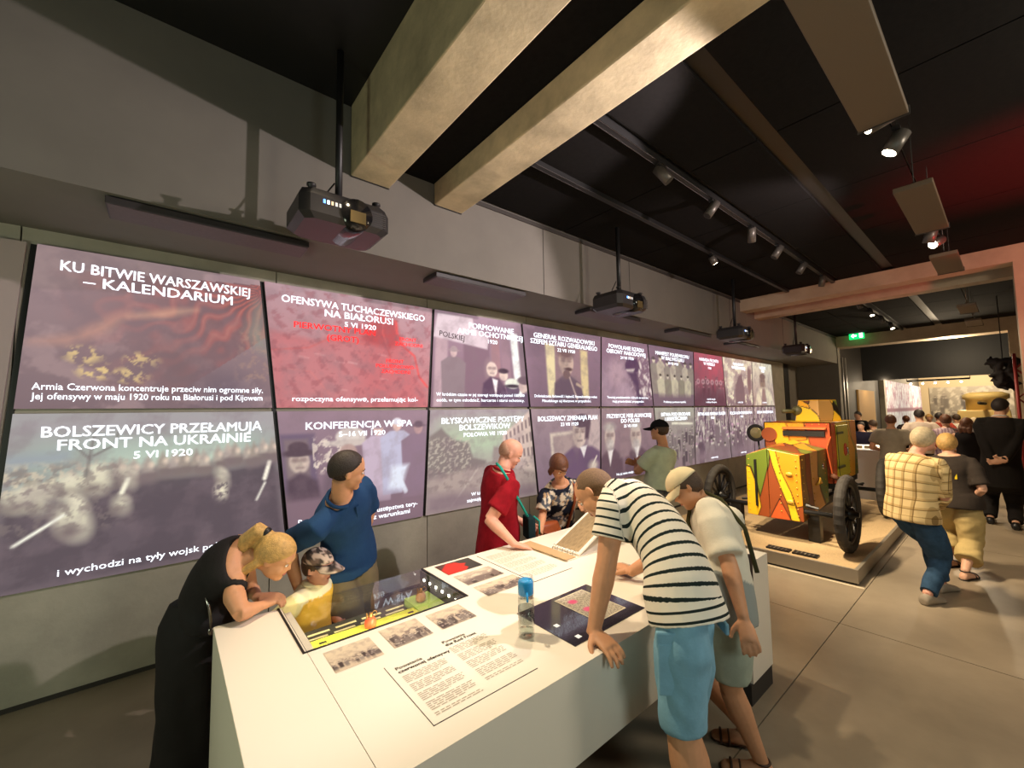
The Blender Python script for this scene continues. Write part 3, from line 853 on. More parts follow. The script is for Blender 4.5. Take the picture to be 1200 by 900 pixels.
def textlines(x0, x1, y0, y1, n, seed, parent, name='printed_text', hgt=.0036, ztop=T+.0012, gap=.55):
    """rows of word-length dashes: print too small to read"""
    r = np.random.RandomState(seed); m = MB()
    for i in range(n):
        y = y1-(y1-y0)*(i+.5)/n
        if i % 6 == 5: continue
        x = x0; end = x1-(x1-x0)*(r.uniform(.2, .6) if i % 6 == 4 else r.uniform(0, .08))
        while x < end:
            w = r.uniform(.012, .035); w = min(w, end-x)
            m.add([(x, y-hgt/2, ztop), (x+w, y-hgt/2, ztop), (x+w, y+hgt/2, ztop), (x, y+hgt/2, ztop)], [(0, 1, 2, 3)])
            x += w+.006
    o_ = m.build(name, INK, parent); o_['kind'] = 'stuff'; return o_


# caption sheet near the camera: two columns, framed on two sides by a hairline
bx('hairline', LINEM, .6465, .6485, 1.17, 1.545, T, T+.0012, tab)
bx('hairline', LINEM, .646, 1.075, 1.169, 1.172, T, T+.0012, tab)
text_obj('Powstanie', .026, (.675, 1.500, T+.0013), INK, tab, 'printed_heading', 'LEFT', .01, 1, (0, 0, 0))
text_obj('czerwonej ofensywy', .026, (.675, 1.475, T+.0013), LINEM, tab, 'printed_heading', 'LEFT', .02, 1, (0, 0, 0))
text_obj('Powstanie', .026, (.895, 1.540, T+.0013), INK, tab, 'printed_heading', 'LEFT', .01, 1, (0, 0, 0))
text_obj('the Red Front', .026, (.895, 1.515, T+.0013), LINEM, tab, 'printed_heading', 'LEFT', .02, 1, (0, 0, 0))
textlines(.675, .855, 1.20, 1.455, 26, 1, tab)
textlines(.895, 1.075, 1.235, 1.50, 26, 2, tab)
# second caption sheet at the far side
bx('hairline', LINEM, 1.588, 1.592, 1.745, 2.30, T, T+.0012, tab)
bx('hairline', LINEM, 1.592, 1.90, 1.743, 1.748, T, T+.0012, tab)
textlines(1.62, 1.87, 1.79, 2.25, 30, 3, tab)

# flush touch screen with a map
TS = (1.283, 1.775, 1.172, 1.532)
ts = bx('touch_screen', mat('black_glass', S(44, 40, 52), .08, coat=.5), TS[0], TS[1], TS[2], TS[3], T, T+.003, tab)
ts['label'] = 'dark glass touch screen set in the table'
p = Pic(60, 60, 1.)
p.grad((150, 140, 122), (170, 160, 140)); p.noise(9, 5, (112, 104, 96), .5, .6, .8); p.noise(16, 6, (196, 186, 160), .55, .66, .7)
p.ell(.3, .76, .12, .07, (206, 80, 120), 3); p.ell(.3, .4, .12, .08, (206, 84, 120), 3); p.ell(.75, .3, .06, .05, (110, 130, 120), 3)
for a in (0, 1): p.mix(np.clip((.03-np.abs(p.u-a))*60, 0, 1), (206, 196, 168)); p.mix(np.clip((.03-np.abs(p.v-a))*60, 0, 1), (206, 196, 168))
p.build('map_print', [(1.50, 1.228, T+.0045), (1.705, 1.228, T+.0045), (1.705, 1.503, T+.0045), (1.50, 1.503, T+.0045)], vcmat('screen_map', .4, emit=.08), ts)
for x, y in ((1.33, 1.32), (1.335, 1.20)): bx('icon', mat('icon_white', S(230, 230, 230), .5, emit=.2), x, x+.022, y, y+.022, T+.003, T+.0045, ts)
# loose sheet between the man's arm and body
tphoto(2.02, 2.2, 1.42, 1.60, 9, 'smoke', 'brownish printed sheet')

# glass case set into the table
gc = tag(empty('display_case', ((VX0+VX1)/2, (VY0+VY1)/2, .42)), 'glass-topped display case set into the left part of the white table', 'display case')
VZ = .44
CASEIN = mat('case_lining', S(70, 66, 52), .6)
bx('case_floor', mat('case_floor_olive', S(92, 92, 60), .6, vary=.4, vscale=14), VX0, VX1, VY0, VY1, VZ-.02, VZ, gc)
bx('case_side', CASEIN, VX0-.01, VX0, VY0, VY1, VZ-.02, T-.004, gc)
bx('case_side', CASEIN, VX1, VX1+.01, VY0, VY1, VZ-.02, T-.004, gc)
bx('case_side', CASEIN, VX0-.01, VX1+.01, VY0-.01, VY0, VZ-.02, T-.004, gc)
bx('glass_top', GLASS, VX0-.012, VX1+.012, VY0-.012, VY1+.007, T-.003, T+.003, gc)
bx('glass_back', GLASS, VX0-.01, VX1+.01, VY1, VY1+.006, VZ-.02, T-.004, gc)
m = MB()
for (x0, x1, y0, y1) in ((VX0-.014, VX1+.014, VY0-.02, VY0-.011), (VX0-.02, VX0-.011, VY0-.02, VY1+.008), (VX1+.011, VX1+.02, VY0-.02, VY1+.008)): m.box(x0, x1, y0, y1, T-.02, T+.0035)
m.build('case_frame', BLACK, gc)
YG = mat('yellow_green_plinth', S(176, 176, 66), .6)
bx('plinth_strip', YG, VX0+.02, VX1-.16, VY0+.10, VY0+.24, VZ, .72, gc)
bx('dark_deck', mat('case_deck', S(58, 54, 40), .6), VX0+.02, VX1-.16, VY0+.243, VY0+.41, VZ, .69, gc)
bx('plinth_strip', mat('green_plinth', S(146, 170, 84), .6), VX1-.155, VX1-.01, VY0+.10, VY0+.36, VZ, .725, gc)
m = MB(); LINEW = mat('case_white_marks', S(214, 206, 160), .6)
for i in range(3):
    for j in range(4): m.box(VX0+.05+.13*j+.02*i, VX0+.15+.13*j+.02*i, VY0+.262+.045*i, VY0+.276+.045*i, .69, .692)
m.build('caption_marks', LINEW, gc)
for x in (.56, .99): bx('item_number', BLACK, x, x+.03, VY0+.19, VY0+.205, .72, .721, gc)
for i in range(6): bx('light_diode', mat('light_emitting_diode', (1, .95, .8, 1), .5, emit=6), VX1-.006, VX1-.001, VY0+.06+.07*i, VY0+.072+.07*i, .762, .774, gc)
spot('display_case_light', (.85, VY0+.03, .795), (.85, 2.2, .45), 3, (1, .93, .55), 150, .6, .03)
spot('display_case_light', (.62, VY0+.05, .79), (.62, 2.6, .62), 4, (1, .86, .45), 110, .6, .02)


def grenade(x, y, z, c, label):
    g = tag(empty('hand_grenade', (x, y, z)), label, 'grenade', 'grenades in the display case')
    b = mat('grenade_'+c[0], c[1], .4)
    MB().lathe((x, y, z), [(.018, 0), (.026, .005), (.028, .02), (.025, .036), (.015, .046), (.01, .048)], 16).build('body', b, g, True)
    MB().lathe((x, y, z+.046), [(.011, 0), (.011, .010), (.007, .014), (.007, .022)], 12).build('fuse', mat('brass', S(176, 130, 70), .35, metal=.8), g, True)
    MB().tube([(x+.012*math.cos(t)+.02, y, z+.058+.012*math.sin(t)) for t in np.linspace(0, 6.0, 12)], .002, 6).build('ring', mat('brass', S(176, 130, 70)), g, True)
    MB().obox((x-.018, y, z+.048), (0, 0, 1), (0, 1, 0), (1, 0, 0), .022, .005, .002).build('lever', mat('brass', S(176, 130, 70)), g)
    return g


grenade(.79, VY0+.19, .72, ('red', S(206, 84, 50)), 'red hand grenade with a brass fuse in the display case')
grenade(1.1, VY0+.27, .725, ('brown', S(160, 116, 66)), 'brown hand grenade on the green plinth in the display case')

# ring-bound flip book
fb = tag(empty('flip_book', (2.05, 2.0, T)), 'ring-bound flip book with a newspaper page, at the far edge of the table', 'book')
CARD = mat('beige_card', S(190, 158, 116), .7, vary=.08)
bx('base_board', WHITE, 1.955, 2.52, 1.83, 2.07, T, T+.008, fb)
bx('left_page', CARD, 1.945, 2.035, 1.835, 2.27, T+.008, T+.014, fb)
sl = .45
p = Pic(50, 50, 1.); p.grad((170, 146, 108), (150, 130, 98)); p.noise(6, 9, (140, 120, 88), .5, .7, .7)
for i in range(26):
    if i % 7: p.line([(.08, .06+.034*i), (.48, .06+.034*i)], .004, (110, 96, 74), .6); p.line([(.54, .06+.034*i), (.93, .06+.034*i)], .004, (110, 96, 74), .6)
x0, x1 = 2.075, 2.47
zz = lambda x: T+.022+(x-2.06)*sl
MB().prism([(2.06, 1.83, zz(2.06)-.012), (2.5, 1.83, zz(2.5)-.012), (2.5, 2.07, zz(2.5)-.012), (2.06, 2.07, zz(2.06)-.012)],
           [(2.06, 1.83, zz(2.06)), (2.5, 1.83, zz(2.5)), (2.5, 2.07, zz(2.5)), (2.06, 2.07, zz(2.06))]).build('right_page', WHITE, fb)
bx('page_prop', WHITE, 2.47, 2.49, 1.84, 2.05, T+.006, zz(2.47)-.012, fb)
p.build('newspaper_print', [(x0, 1.85, zz(x0)+.001), (x1, 1.85, zz(x1)+.001), (x1, 2.05, zz(x1)+.001), (x0, 2.05, zz(x0)+.001)], PRINT, fb)
for i in range(5):
    y = 1.86+.045*i
    MB().tube([(2.048+.018*math.cos(t), y, T+.022+.018*math.sin(t)) for t in np.linspace(0, 2*math.pi, 14, endpoint=False)], .0022, 6, closed=True).build('ring', CHROME, fb, True)

# water bottle
wb = tag(empty('water_bottle', (1.19, 1.36, T)), 'clear water bottle with a blue cap on the white table', 'bottle')
c = (1.19, 1.36, T)
MB().lathe(c, [(.03, .003), (.034, .006), (.034, .155), (.028, .168), (.027, .18), (.024, .18), (.024, .17), (.03, .15), (.03, .012), (.001, .012)], 24).build('flask', glassmat('bottle_plastic', (.93, .95, .94), 1.5), wb, True)
MB().lathe(c, [(.001, .014), (.0295, .014), (.0295, .03), (.001, .03)], 20).build('water', glassmat('water', (.9, .95, .95), 1.33), wb, True)
MB().lathe(c, [(.030, .172), (.0325, .176), (.0325, .222), (.029, .23), (.001, .231)], 24).build('cap', mat('blue_plastic', S(24, 150, 216), .4), wb, True)
MB().lathe(c, [(.0335, .16), (.0345, .165), (.0345, .232), (.030, .245), (.028, .245), (.031, .23), (.031, .165)], 24).build('clear_cover', glassmat('bottle_plastic', (.93, .95, .94)), wb, True)
MB().tube([(1.17, 1.33, T+.19), (1.155, 1.312, T+.185), (1.157, 1.313, T+.165), (1.17, 1.33, T+.16)], .004, 6).build('clasp', mat('blue_plastic', S(24, 150, 216), .4), wb, True)
MB().lathe(c, [(.0345, .06), (.0347, .06), (.0347, .12), (.0345, .12)], 24).build('grey_emblem', glassmat('frosted_band', (.72, .74, .74)), wb, True)

# ------------------------------------------------------------------ projectors and bars under the bulkhead
def projector(x, y, z, ztop, label):
    r = tag(empty('ceiling_projector', (x, y, z)), label, 'projector', 'ceiling projectors')
    B = mat('projector_black', S(40, 38, 38), .4)
    V = []
    for zz_, k in ((z, .86), (z+.03, 1.), (z+.13, 1.), (z+.17, .93)):
        V.append([(x+a*.26*k, y+b*.19*k, zz_) for a, b in ((-1, -.8), (-.8, -1), (.8, -1), (1, -.8), (1, .8), (.8, 1), (-.8, 1), (-1, .8))])
    MB().rings(V).build('body', B, r)
    # domed lens hood with a glass window on the near side and underneath
    MB().lathe((x+.05, y-.02, z+.075), [(.001, -.19), (.09, -.185), (.095, -.1), (.095, .12), (.06, .14), (.001, .14)], 18, (0, 1, 0)).build('lens_hood', mat('projector_gloss', S(24, 23, 24), .15), r, True)
    MB().obox((x+.05, y-.215, z+.05), (1, 0, 0), (0, 1, 0), (0, 0, 1), .045, .004, .035).build('lens_window', mat('lens_amber', S(120, 104, 70), .15, metal=.5), r)
    for a, b in ((-1, -1), (1, -1), (-1, 1), (1, 1)):
        MB().lathe((x+a*.19, y+b*.13, z+.165), [(.018, 0), (.018, .03), (.026, .034), (.026, .046)], 10).build('foot', B, r, True)
    for i, cc in enumerate(((.1, .3, 1, 1), (.6, .8, 1, 1), (.8, .6, .4, 1), (.7, .7, .7, 1), (.7, .7, .7, 1))):
        MB().box(x-.14+.022*i, x-.128+.022*i, y-.192, y-.187, z+.09, z+.112).build('status_light', mat('status_%d' % i, cc, .5, emit=1.5 if i < 2 else .2), r)
    m = MB()
    for i in range(7): m.box(x+.13, x+.23, y-.1925, y-.1885, z+.035+.013*i, z+.042+.013*i)
    m.build('vent_grille', DARK, r)
    MB().tube([(x, y, z+.16), (x, y, ztop)], .022, 12).build('ceiling_pole', BLACK, r, True)
    MB().box(x-.09, x+.09, y-.09, y+.09, z+.168, z+.182).build('mount_plate', BLACK, r)
    MB().tube([(x-.12, y+.02, z+.16), (x-.08, y+.03, z+.24), (x-.02, y+.02, z+.34)], .005, 6).build('cable', BLACK, r, True)
    return r


projector(.785, 2.62, 2.865, 4.08, 'black projector hanging nearest, left of the first concrete beam')
projector(3.70, 2.62, 2.80, CEIL, 'second projector from the left, hanging over the portrait screens')
projector(6.62, 2.62, 2.79, CEIL, 'third projector from the left, hanging left of the concrete portal')
projector(9.45, 2.62, 2.79, CEIL, 'fourth and farthest projector, hanging beyond the concrete portal')
sb = None
LB = ['long dark sound bar under the bulkhead, leftmost and nearest', 'second dark sound bar under the bulkhead, above the volunteers screen', 'third sound bar under the bulkhead, behind the second projector',
      'fourth sound bar under the bulkhead, left of the third projector', 'fifth sound bar under the bulkhead, behind the fourth projector']
for k in range(5):
    x = -.30+2.04*k
    r = tag(empty('sound_bar', (x+.5, 3.2, SOF)), LB[k], 'speaker', 'sound bars under the bulkhead')
    bx('housing', mat('bar_black', S(46, 42, 42), .5), x, x+1.03, 3.085, 3.33, 2.925, 2.965, r, .004)
    bx('grille', mat('bar_grille', S(96, 82, 84), .6, vary=.2, vscale=60), x+.01, x+1.02, 3.095, 3.32, 2.921, 2.925, r)
    for a in (.2, .8): bx('bracket', BLACK, x+a-.03, x+a+.03, 3.15, 3.26, 2.965, SOF, r)
# track rails and lamps
for y, lab in ((1.66, 'black lighting track on the ceiling, right one of the two long tracks'), (2.28, 'black lighting track on the ceiling, nearer to the screen wall')):
    tr = tag(bx('lighting_track', BLACK, 2.02, 7.95, y-.022, y+.022, CEIL-.045, CEIL+.03), lab, 'track')
    for y2 in (-.024, .019): bx('rail_edge', CHROME if y < 2 else DARK, 2.02, 7.95, y+y2, y+y2+.005, CEIL-.047, CEIL-.043, tr)
tag(bx('lighting_track', BLACK, 9.0, 14.4, 1.64, 1.68, CEIL-.045, CEIL+.03), 'lighting track on the ceiling beyond the first concrete portal', 'track')
LAMPON = mat('lamp_glow', (1, .86, .6, 1), .5, emit=14)


def track_lamp(x, y, z, d, label, on=True, L=.15, r=.04, group='track lamps on the long tracks', stem=.06):
    d = np.array(d, float); d /= np.linalg.norm(d)
    o = tag(empty('track_lamp', (x, y, z)), label, 'lamp', group)
    c = np.array((x, y, z-stem))
    MB().tube([(x, y, z), tuple(c)], .012, 8).build('stem', BLACK, o, True)
    MB().box(x-.05, x+.05, y-.018, y+.018, z-.02, z).build('adapter', BLACK, o)
    a, b = c-d*L*.35, c+d*L*.65
    MB().tube([a, b], r, 14).build('lamp_head', mat('lamp_grey', S(92, 86, 80), .4, metal=.4), o, True)
    MB().tube([b-d*.005, b+d*.002], r*.82, 14).build('lamp_lens', LAMPON if on else DARK, o)
    return o


ZT = CEIL-.045
ords = ['first', 'second', 'third', 'fourth', 'fifth', 'sixth']
for i, (x, d) in enumerate(((2.95, (.4, -.6, -1)), (3.85, (-.5, .5, -1)), (4.75, (.7, .3, -1)), (5.55, (-.4, .5, -1)), (6.45, (-.4, .5, -1)), (7.35, (0, .2, -1)))):
    track_lamp(x, 1.66, ZT, d, ords[i]+' lamp from the near end of the right ceiling track', on=False)
track_lamp(5.2, 2.28, ZT, (.6, -.3, -1), 'lamp on the ceiling track nearer to the screen wall', on=True, L=.1)
for i, x in enumerate((9.6, 10.6, 11.7, 12.8)):
    track_lamp(x, 1.66, ZT, (-.3, -.3, -1), ords[i]+' lamp on the track beyond the first concrete portal', on=i in (1, 3), group='track lamps beyond the portal')
# hanging panels in a row
lab = ['nearest and largest flat brown panel hanging from the ceiling', 'second brown panel hanging from the ceiling, below the bright pair of lamps', 'third hanging brown panel, in front of the concrete portal',
       'fourth hanging brown panel, just beyond the concrete portal', 'fifth and farthest hanging brown panel']
for k, (x0, x1) in enumerate(((1.4, 2.78), (3.78, 4.85), (5.75, 6.55), (8.95, 9.7), (10.6, 11.4))):
    r = tag(empty('hanging_panel', ((x0+x1)/2, .34, 3.2)), lab[k], 'ceiling panel', 'hanging panels over the aisle')
    bx('panel', BROWNG, x0, x1, .235, .43, 3.2, 3.235, r, .004)
    bx('edge_profile', DARK, x1-.004, x1+.006, .23, .435, 3.195, 3.24, r)
    for xx in (x0+.06, x1-.06):
        MB().tube([(xx, .33, 3.235), (xx, .33, CEIL)], .004, 6).build('wire', CHROME, r)
        MB().lathe((xx, .33, 3.235), [(.014, 0), (.014, .012), (.006, .03)], 8).build('hook', CHROME, r)
for x, y, d, on, lb in ((2.86, .34, (-.6, 1, -.55), True, 'bright lamp at the end of the nearest hanging panel'), (3.16, .32, (-.2, .6, -1), True, 'smaller bright lamp right of the nearest hanging panel'),
                        (5.15, .36, (.2, .3, -1), False, 'round unlit lamp under the second hanging panel'), (5.45, .34, (-1, .5, -.6), True, 'bright lamp above the third hanging panel')):
    track_lamp(x, y, 3.33, d, lb, on=on, L=.12, r=.042, group='lamps between the hanging panels')
    MB().tube([(x, y, 3.33), (x, y, CEIL)], .006, 6).build('drop_rod', CHROME, bpy.data.objects[[o.name for o in col.objects if o.name.startswith('track_lamp')][-1]])
# exit sign
es = tag(empty('exit_sign', (14.3, 2.56, 3.62)), 'green illuminated exit sign on the far concrete portal', 'sign')
bx('sign_box', mat('exit_green', S(10, 190, 90), .5, emit=1.3), 14.28, 14.32, 2.40, 2.72, 3.58, 3.76, es)
EW = mat('exit_white', (1, 1, 1, 1), .5, emit=1.6)
MB().prism([(14.275, y, z) for y, z in ((2.68, 3.67), (2.62, 3.73), (2.62, 3.69), (2.56, 3.69), (2.56, 3.65), (2.62, 3.65), (2.62, 3.61))], [(14.279, y, z) for y, z in ((2.68, 3.67), (2.62, 3.73), (2.62, 3.69), (2.56, 3.69), (2.56, 3.65), (2.62, 3.65), (2.62, 3.61))]).build('arrow', EW, es)
MB().box(14.274, 14.279, 2.43, 2.50, 3.61, 3.73).build('door_pictogram', EW, es)
bx('sign_hanger', DARK, 14.29, 14.31, 2.54, 2.58, 3.76, 3.78, es)

# ------------------------------------------------------------------ vehicle on its platform
PX0, PX1, PY0, PY1 = 5.25, 9.4, 1.06, 3.3
pf = tag(empty('display_platform', (7.3, 2.2, 0)), 'low platform with a sandy gravel bed under the armoured car', 'platform')
EDGE = mat('platform_edge', S(150, 140, 124), .4, metal=.3)
bx('gravel_bed', mat('sandy_gravel', S(196, 168, 126), .95, vary=.3, vscale=90, bump=.6, bscale=160), PX0+.03, PX1, PY0+.03, PY1, 0, .142, pf)
bx('front_edge', EDGE, PX0, PX0+.03, PY0, PY1, .02, .15, pf)
bx('side_edge', EDGE, PX0+.03, PX1, PY0, PY0+.03, .02, .15, pf)
bx('shadow_plinth', BLACK, PX0+.02, PX1, PY0+.02, PY1, 0, .02, pf)
bx('floor_trim', mat('floor_strip', S(200, 186, 160), .5), PX0-.06, PX0-.02, PY0-.05, PY1, 0, .004, pf)
for k, y in enumerate((1.42, 1.68)):
    cp = tag(empty('caption_plate', (5.42, y+.1, .142)), ['right', 'left'][k]+' caption plate lying at the front of the gravel platform', 'caption plate', 'caption plates of the armoured car')
    bx('plate', BLACK, 5.36, 5.47, y, y+.23, .142, .160, cp)
    textlines(5.375, 5.455, y+.02, y+.21, 5, 4+k, cp, 'caption_text', .006, .1606)

CAMOC = [(226, 164, 34), (150, 74, 36), (104, 116, 42), (238, 190, 40), (206, 96, 44), (196, 150, 84), (120, 62, 34), (214, 150, 40), (92, 112, 60)]


def camo(P, seed=3, n=120):
    r = np.random.RandomState(seed)
    sd = np.stack([r.uniform(5.6, 8.4, n), r.uniform(1.4, 2.5, n), r.uniform(.3, 1.9, n)], 1)
    ci = r.permutation(np.arange(n) % len(CAMOC))
    Q = P.copy()
    Q[:, 0] += .10*np.sin(P[:, 2]*7+P[:, 1]*3); Q[:, 1] += .09*np.sin(P[:, 2]*6+P[:, 0]*4+1); Q[:, 2] += .05*np.sin(P[:, 1]*9+P[:, 0]*5)
    w = np.array([1., 1.15, .5])
    D = np.linalg.norm((Q[:, None]-sd[None])*w, axis=2)
    i = np.argsort(D, 1); a = np.arange(len(P))
    d1, d2 = D[a, i[:, 0]], D[a, i[:, 1]]
    C = np.array(CAMOC)[ci[i[:, 0]]]/255.
    same = ci[i[:, 0]] == ci[i[:, 1]]
    C[(d2-d1 < .009) & ~same] = (.07, .05, .03)
    return lin(C)


CAMO = vcmat('camouflage_paint', .38, spec=.5)
car = tag(empty('armoured_car', (6.9, 1.93, .142)), 'old armoured car in yellow, brown and green camouflage on the gravel platform', 'car')


def front_paint(p):
    K = (24, 16, 10)
    p.C[:] = np.array((150, 74, 36))/255.
    for P_, c_ in (([(-.02, -.02), (-.02, .82), (.08, .78), (.22, .45), (.28, .14), (.2, -.02)], (236, 186, 34)), ([(-.02, .82), (.1, .78), (.22, .48), (.27, .3), (.36, .52), (.46, .76), (.5, 1.02), (-.02, 1.02)], (108, 126, 44)),
                   ([(.58, 1.02), (1.02, 1.02), (1.02, .24), (.9, .2), (.82, .42), (.66, .72)], (228, 148, 30)), ([(.46, 1.02), (.58, 1.02), (.66, .72), (.82, .42), (.9, .14), (.95, -.02), (.8, -.02), (.74, .25), (.62, .52), (.52, .78)], (244, 196, 40)), ([(.42, -.02), (.62, .3), (.76, .06), (.8, -.02)], (206, 92, 44))):
        p.poly(P_, c_, 1); p.line(P_+P_[:1], .007, K, .9, 1)


def side_paint(p):
    K = (24, 16, 10)
    p.C[:] = np.array((132, 66, 32))/255.
    for P_, c_ in (([(-.02, 1.02), (.2, 1.02), (.16, .6), (.24, .3), (.1, -.02), (-.02, -.02)], (140, 96, 34)), ([(.34, 1.02), (.64, 1.02), (.6, .6), (.68, .3), (.86, -.02), (.42, -.02), (.36, .5)], (206, 154, 88)), ([(.64, 1.02), (1.02, 1.02), (1.02, -.02), (.9, -.02), (.7, .32), (.62, .6)], (94, 110, 58))):
        p.poly(P_, c_, 1); p.line(P_+P_[:1], .007, K, .9, 1)


def cab_front_paint(p):
    K = (24, 16, 10)
    p.C[:] = np.array((230, 170, 34))/255.
    for P_, c_ in (([(.62, 1.02), (1.02, 1.02), (1.02, -.02), (.5, -.02), (.58, .4), (.7, .62)], (176, 76, 38)), ([(.36, 1.02), (.62, 1.02), (.66, .7), (.4, .66)], (222, 140, 34)), ([(-.02, .85), (.1, .8), (.18, .62), (.16, .4), (-.02, .36)], (136, 66, 32)), ([(.3, .5), (.5, .45), (.5, -.02), (.2, -.02)], (214, 140, 40))):
        p.poly(P_, c_, 1); p.line(P_+P_[:1], .006, K, .9, 1)


def cab_side_paint(p):
    K = (24, 16, 10)
    p.C[:] = np.array((222, 190, 46))/255.
    for P_, c_ in (([(-.02, 1.02), (.16, 1.02), (.18, .5), (.1, -.02), (-.02, -.02)], (206, 84, 42)), ([(.56, 1.02), (.72, 1.02), (.78, .7), (.98, .45), (1.02, .5), (1.02, 1.02)], (206, 140, 60)), ([(.62, 1.02), (.74, .72), (.92, .45), (.86, -.02), (.6, -.02)], (230, 166, 36)), ([(.92, .45), (1.02, .4), (1.02, -.02), (.86, -.02)], (96, 112, 50)), ([(.4, .3), (.56, .2), (.56, -.02), (.3, -.02)], (130, 150, 50))):
        p.poly(P_, c_, 1); p.line(P_+P_[:1], .006, K, .9, 1)


def plate(name, c4, parent=car, res=.012, thick=.012, fixed=None, paint=None, ur=(0., 1.)):
    c4 = [np.array(c, float) for c in c4]
    nx = max(2, int(max(np.linalg.norm(c4[1]-c4[0]), np.linalg.norm(c4[2]-c4[3]))/res)+1)
    ny = max(2, int(max(np.linalg.norm(c4[3]-c4[0]), np.linalg.norm(c4[2]-c4[1]))/res)+1)
    p = Pic(nx, ny, 1.)
    if paint:
        p.u = ur[0]+(ur[1]-ur[0])*p.u; p.x = p.u; uu = p.u.copy(); paint(p); p.u = (p.u-ur[0])/(ur[1]-ur[0])
    o = p.build(name, c4, CAMO, parent)
    n = len(o.data.vertices); co = np.empty(n*3); o.data.vertices.foreach_get('co', co)
    W = co.reshape(-1, 3)+np.array(WLOC[parent.name])
    C = camo(W) if fixed is None else np.tile(np.array(fixed[:3]), (n, 1))
    if paint: C = lin(np.clip(p.C.reshape(-1, 3), 0, 1))
    b = np.ones((n, 4)); b[:, :3] = C
    o.data.color_attributes['Col'].data.foreach_set('color', b.ravel())
    s_ = o.modifiers.new('thickness', 'SOLIDIFY'); s_.thickness = thick; s_.offset = -1
    return o


# bonnet: front plates in two leaves, sloped sides and top with a ridge
HX0, HX1 = 5.78, 6.78
yl, yr, ym = 2.26, 1.645, 1.99
zl = .40
fl = plate('radiator_door', [(HX0+.04, yl, zl), (HX0, ym+.004, zl), (HX0, ym+.004, 1.24), (HX0+.04, yl-.01, 1.15)], res=.008, paint=front_paint, ur=(0, .44))
fr = plate('radiator_door', [(HX0, ym-.004, zl), (HX0+.04, yr, zl), (HX0+.04, yr+.01, 1.18), (HX0, ym-.004, 1.24)], res=.008, paint=front_paint, ur=(.44, 1))
bx('door_slot', BLACK, HX0-.004, HX0+.02, ym+.13, ym+.155, .52, 1.1, fl)
plate('bonnet_top', [(HX0+.04, yr+.01, 1.18), (HX1, yr-.03, 1.20), (HX1, ym, 1.30), (HX0, ym, 1.245)])
plate('bonnet_top', [(HX0, ym, 1.245), (HX1, ym, 1.30), (HX1, yl+.05, 1.20), (HX0+.04, yl-.01, 1.15)])
plate('bonnet_side', [(HX0+.04, yr, zl), (HX1+.02, yr-.02, .50), (HX1+.02, yr-.03, 1.20), (HX0+.04, yr+.01, 1.18)], paint=side_paint)
plate('bonnet_side', [(HX1+.02, yl+.03, .50), (HX0+.04, yl, zl), (HX0+.04, yl-.01, 1.15), (HX1+.02, yl+.05, 1.20)])
# cabin
cy0, cy1 = 1.555, 2.36; cx0, cx1 = 6.80, 8.16
CH = 1.548
plate('cabin_front', [(cx0, cy1, .74), (cx0, cy0, .74), (cx0, cy0, CH), (cx0, cy1, CH)], paint=cab_front_paint)
plate('cabin_side', [(cx0, cy0, .74), (cx1, cy0, .74), (cx1, cy0, CH), (cx0, cy0, CH)], paint=cab_side_paint)
plate('cabin_side', [(cx1, cy1, .74), (cx0, cy1, .74), (cx0, cy1, CH), (cx1, cy1, CH)])
plate('cabin_rear', [(cx1, cy0, .74), (cx1+.3, cy1-.3, .74), (cx1+.3, cy1-.3, CH), (cx1, cy0, CH)])
plate('cabin_rear', [(cx1+.3, cy1-.3, .74), (cx1, cy1, .74), (cx1, cy1, CH), (cx1+.3, cy1-.3, CH)])
plate('cabin_roof', [(cx0, cy0, CH), (cx1, cy0, CH), (cx1, cy1, CH), (cx0, cy1, CH)])
sp = plate('sloped_plate', [(cx0-.14, cy0+.02, 1.22), (cx0-.005, cy0-.0, .80), (cx0-.005, cy0, 1.36), (cx0-.06, cy0+.01, 1.30)], fixed=lin(np.array((214, 96, 50))/255.))
vs = MB().box(cx0-.03, cx0-.001, 1.62, 2.11, 1.355, 1.43).build('vision_slit', BLACK, car)
plate('slit_cover', [(cx0-.06, 2.11, 1.46), (cx0-.06, 1.60, 1.46), (cx0-.005, 1.60, 1.485), (cx0-.005, 2.11, 1.485)], fixed=lin(np.array((220, 110, 50))/255.))
# side door with hinges and red emblem
dr = plate('cabin_door', [(7.02, cy0-.012, .80), (7.62, cy0-.012, .80), (7.62, cy0-.012, 1.50), (7.02, cy0-.012, 1.50)], fixed=lin(np.array((190, 186, 50))/255.))
for z in (.92, 1.38): bx('hinge', mat('dark_olive', S(70, 76, 34), .5), 7.0, 7.3, cy0-.03, cy0-.012, z, z+.03, dr)
bx('door_edge_strip', mat('dark_olive', S(70, 76, 34), .5), 7.03, 7.045, cy0-.018, cy0-.012, .82, 1.48, dr)
MB().lathe((7.42, cy0-.014, 1.15), [(.001, -.004), (.09, -.004), (.09, .004), (.001, .004)], 20, (0, 1, 0)).build('red_emblem', mat('emblem_red', S(206, 70, 40), .4), dr)
MB().tube([(7.36, cy0-.03, 1.19), (7.36, cy0-.05, 1.17), (7.36, cy0-.05, 1.1), (7.36, cy0-.03, 1.08)], .009, 8).build('door_handle', CHROME, dr, True)
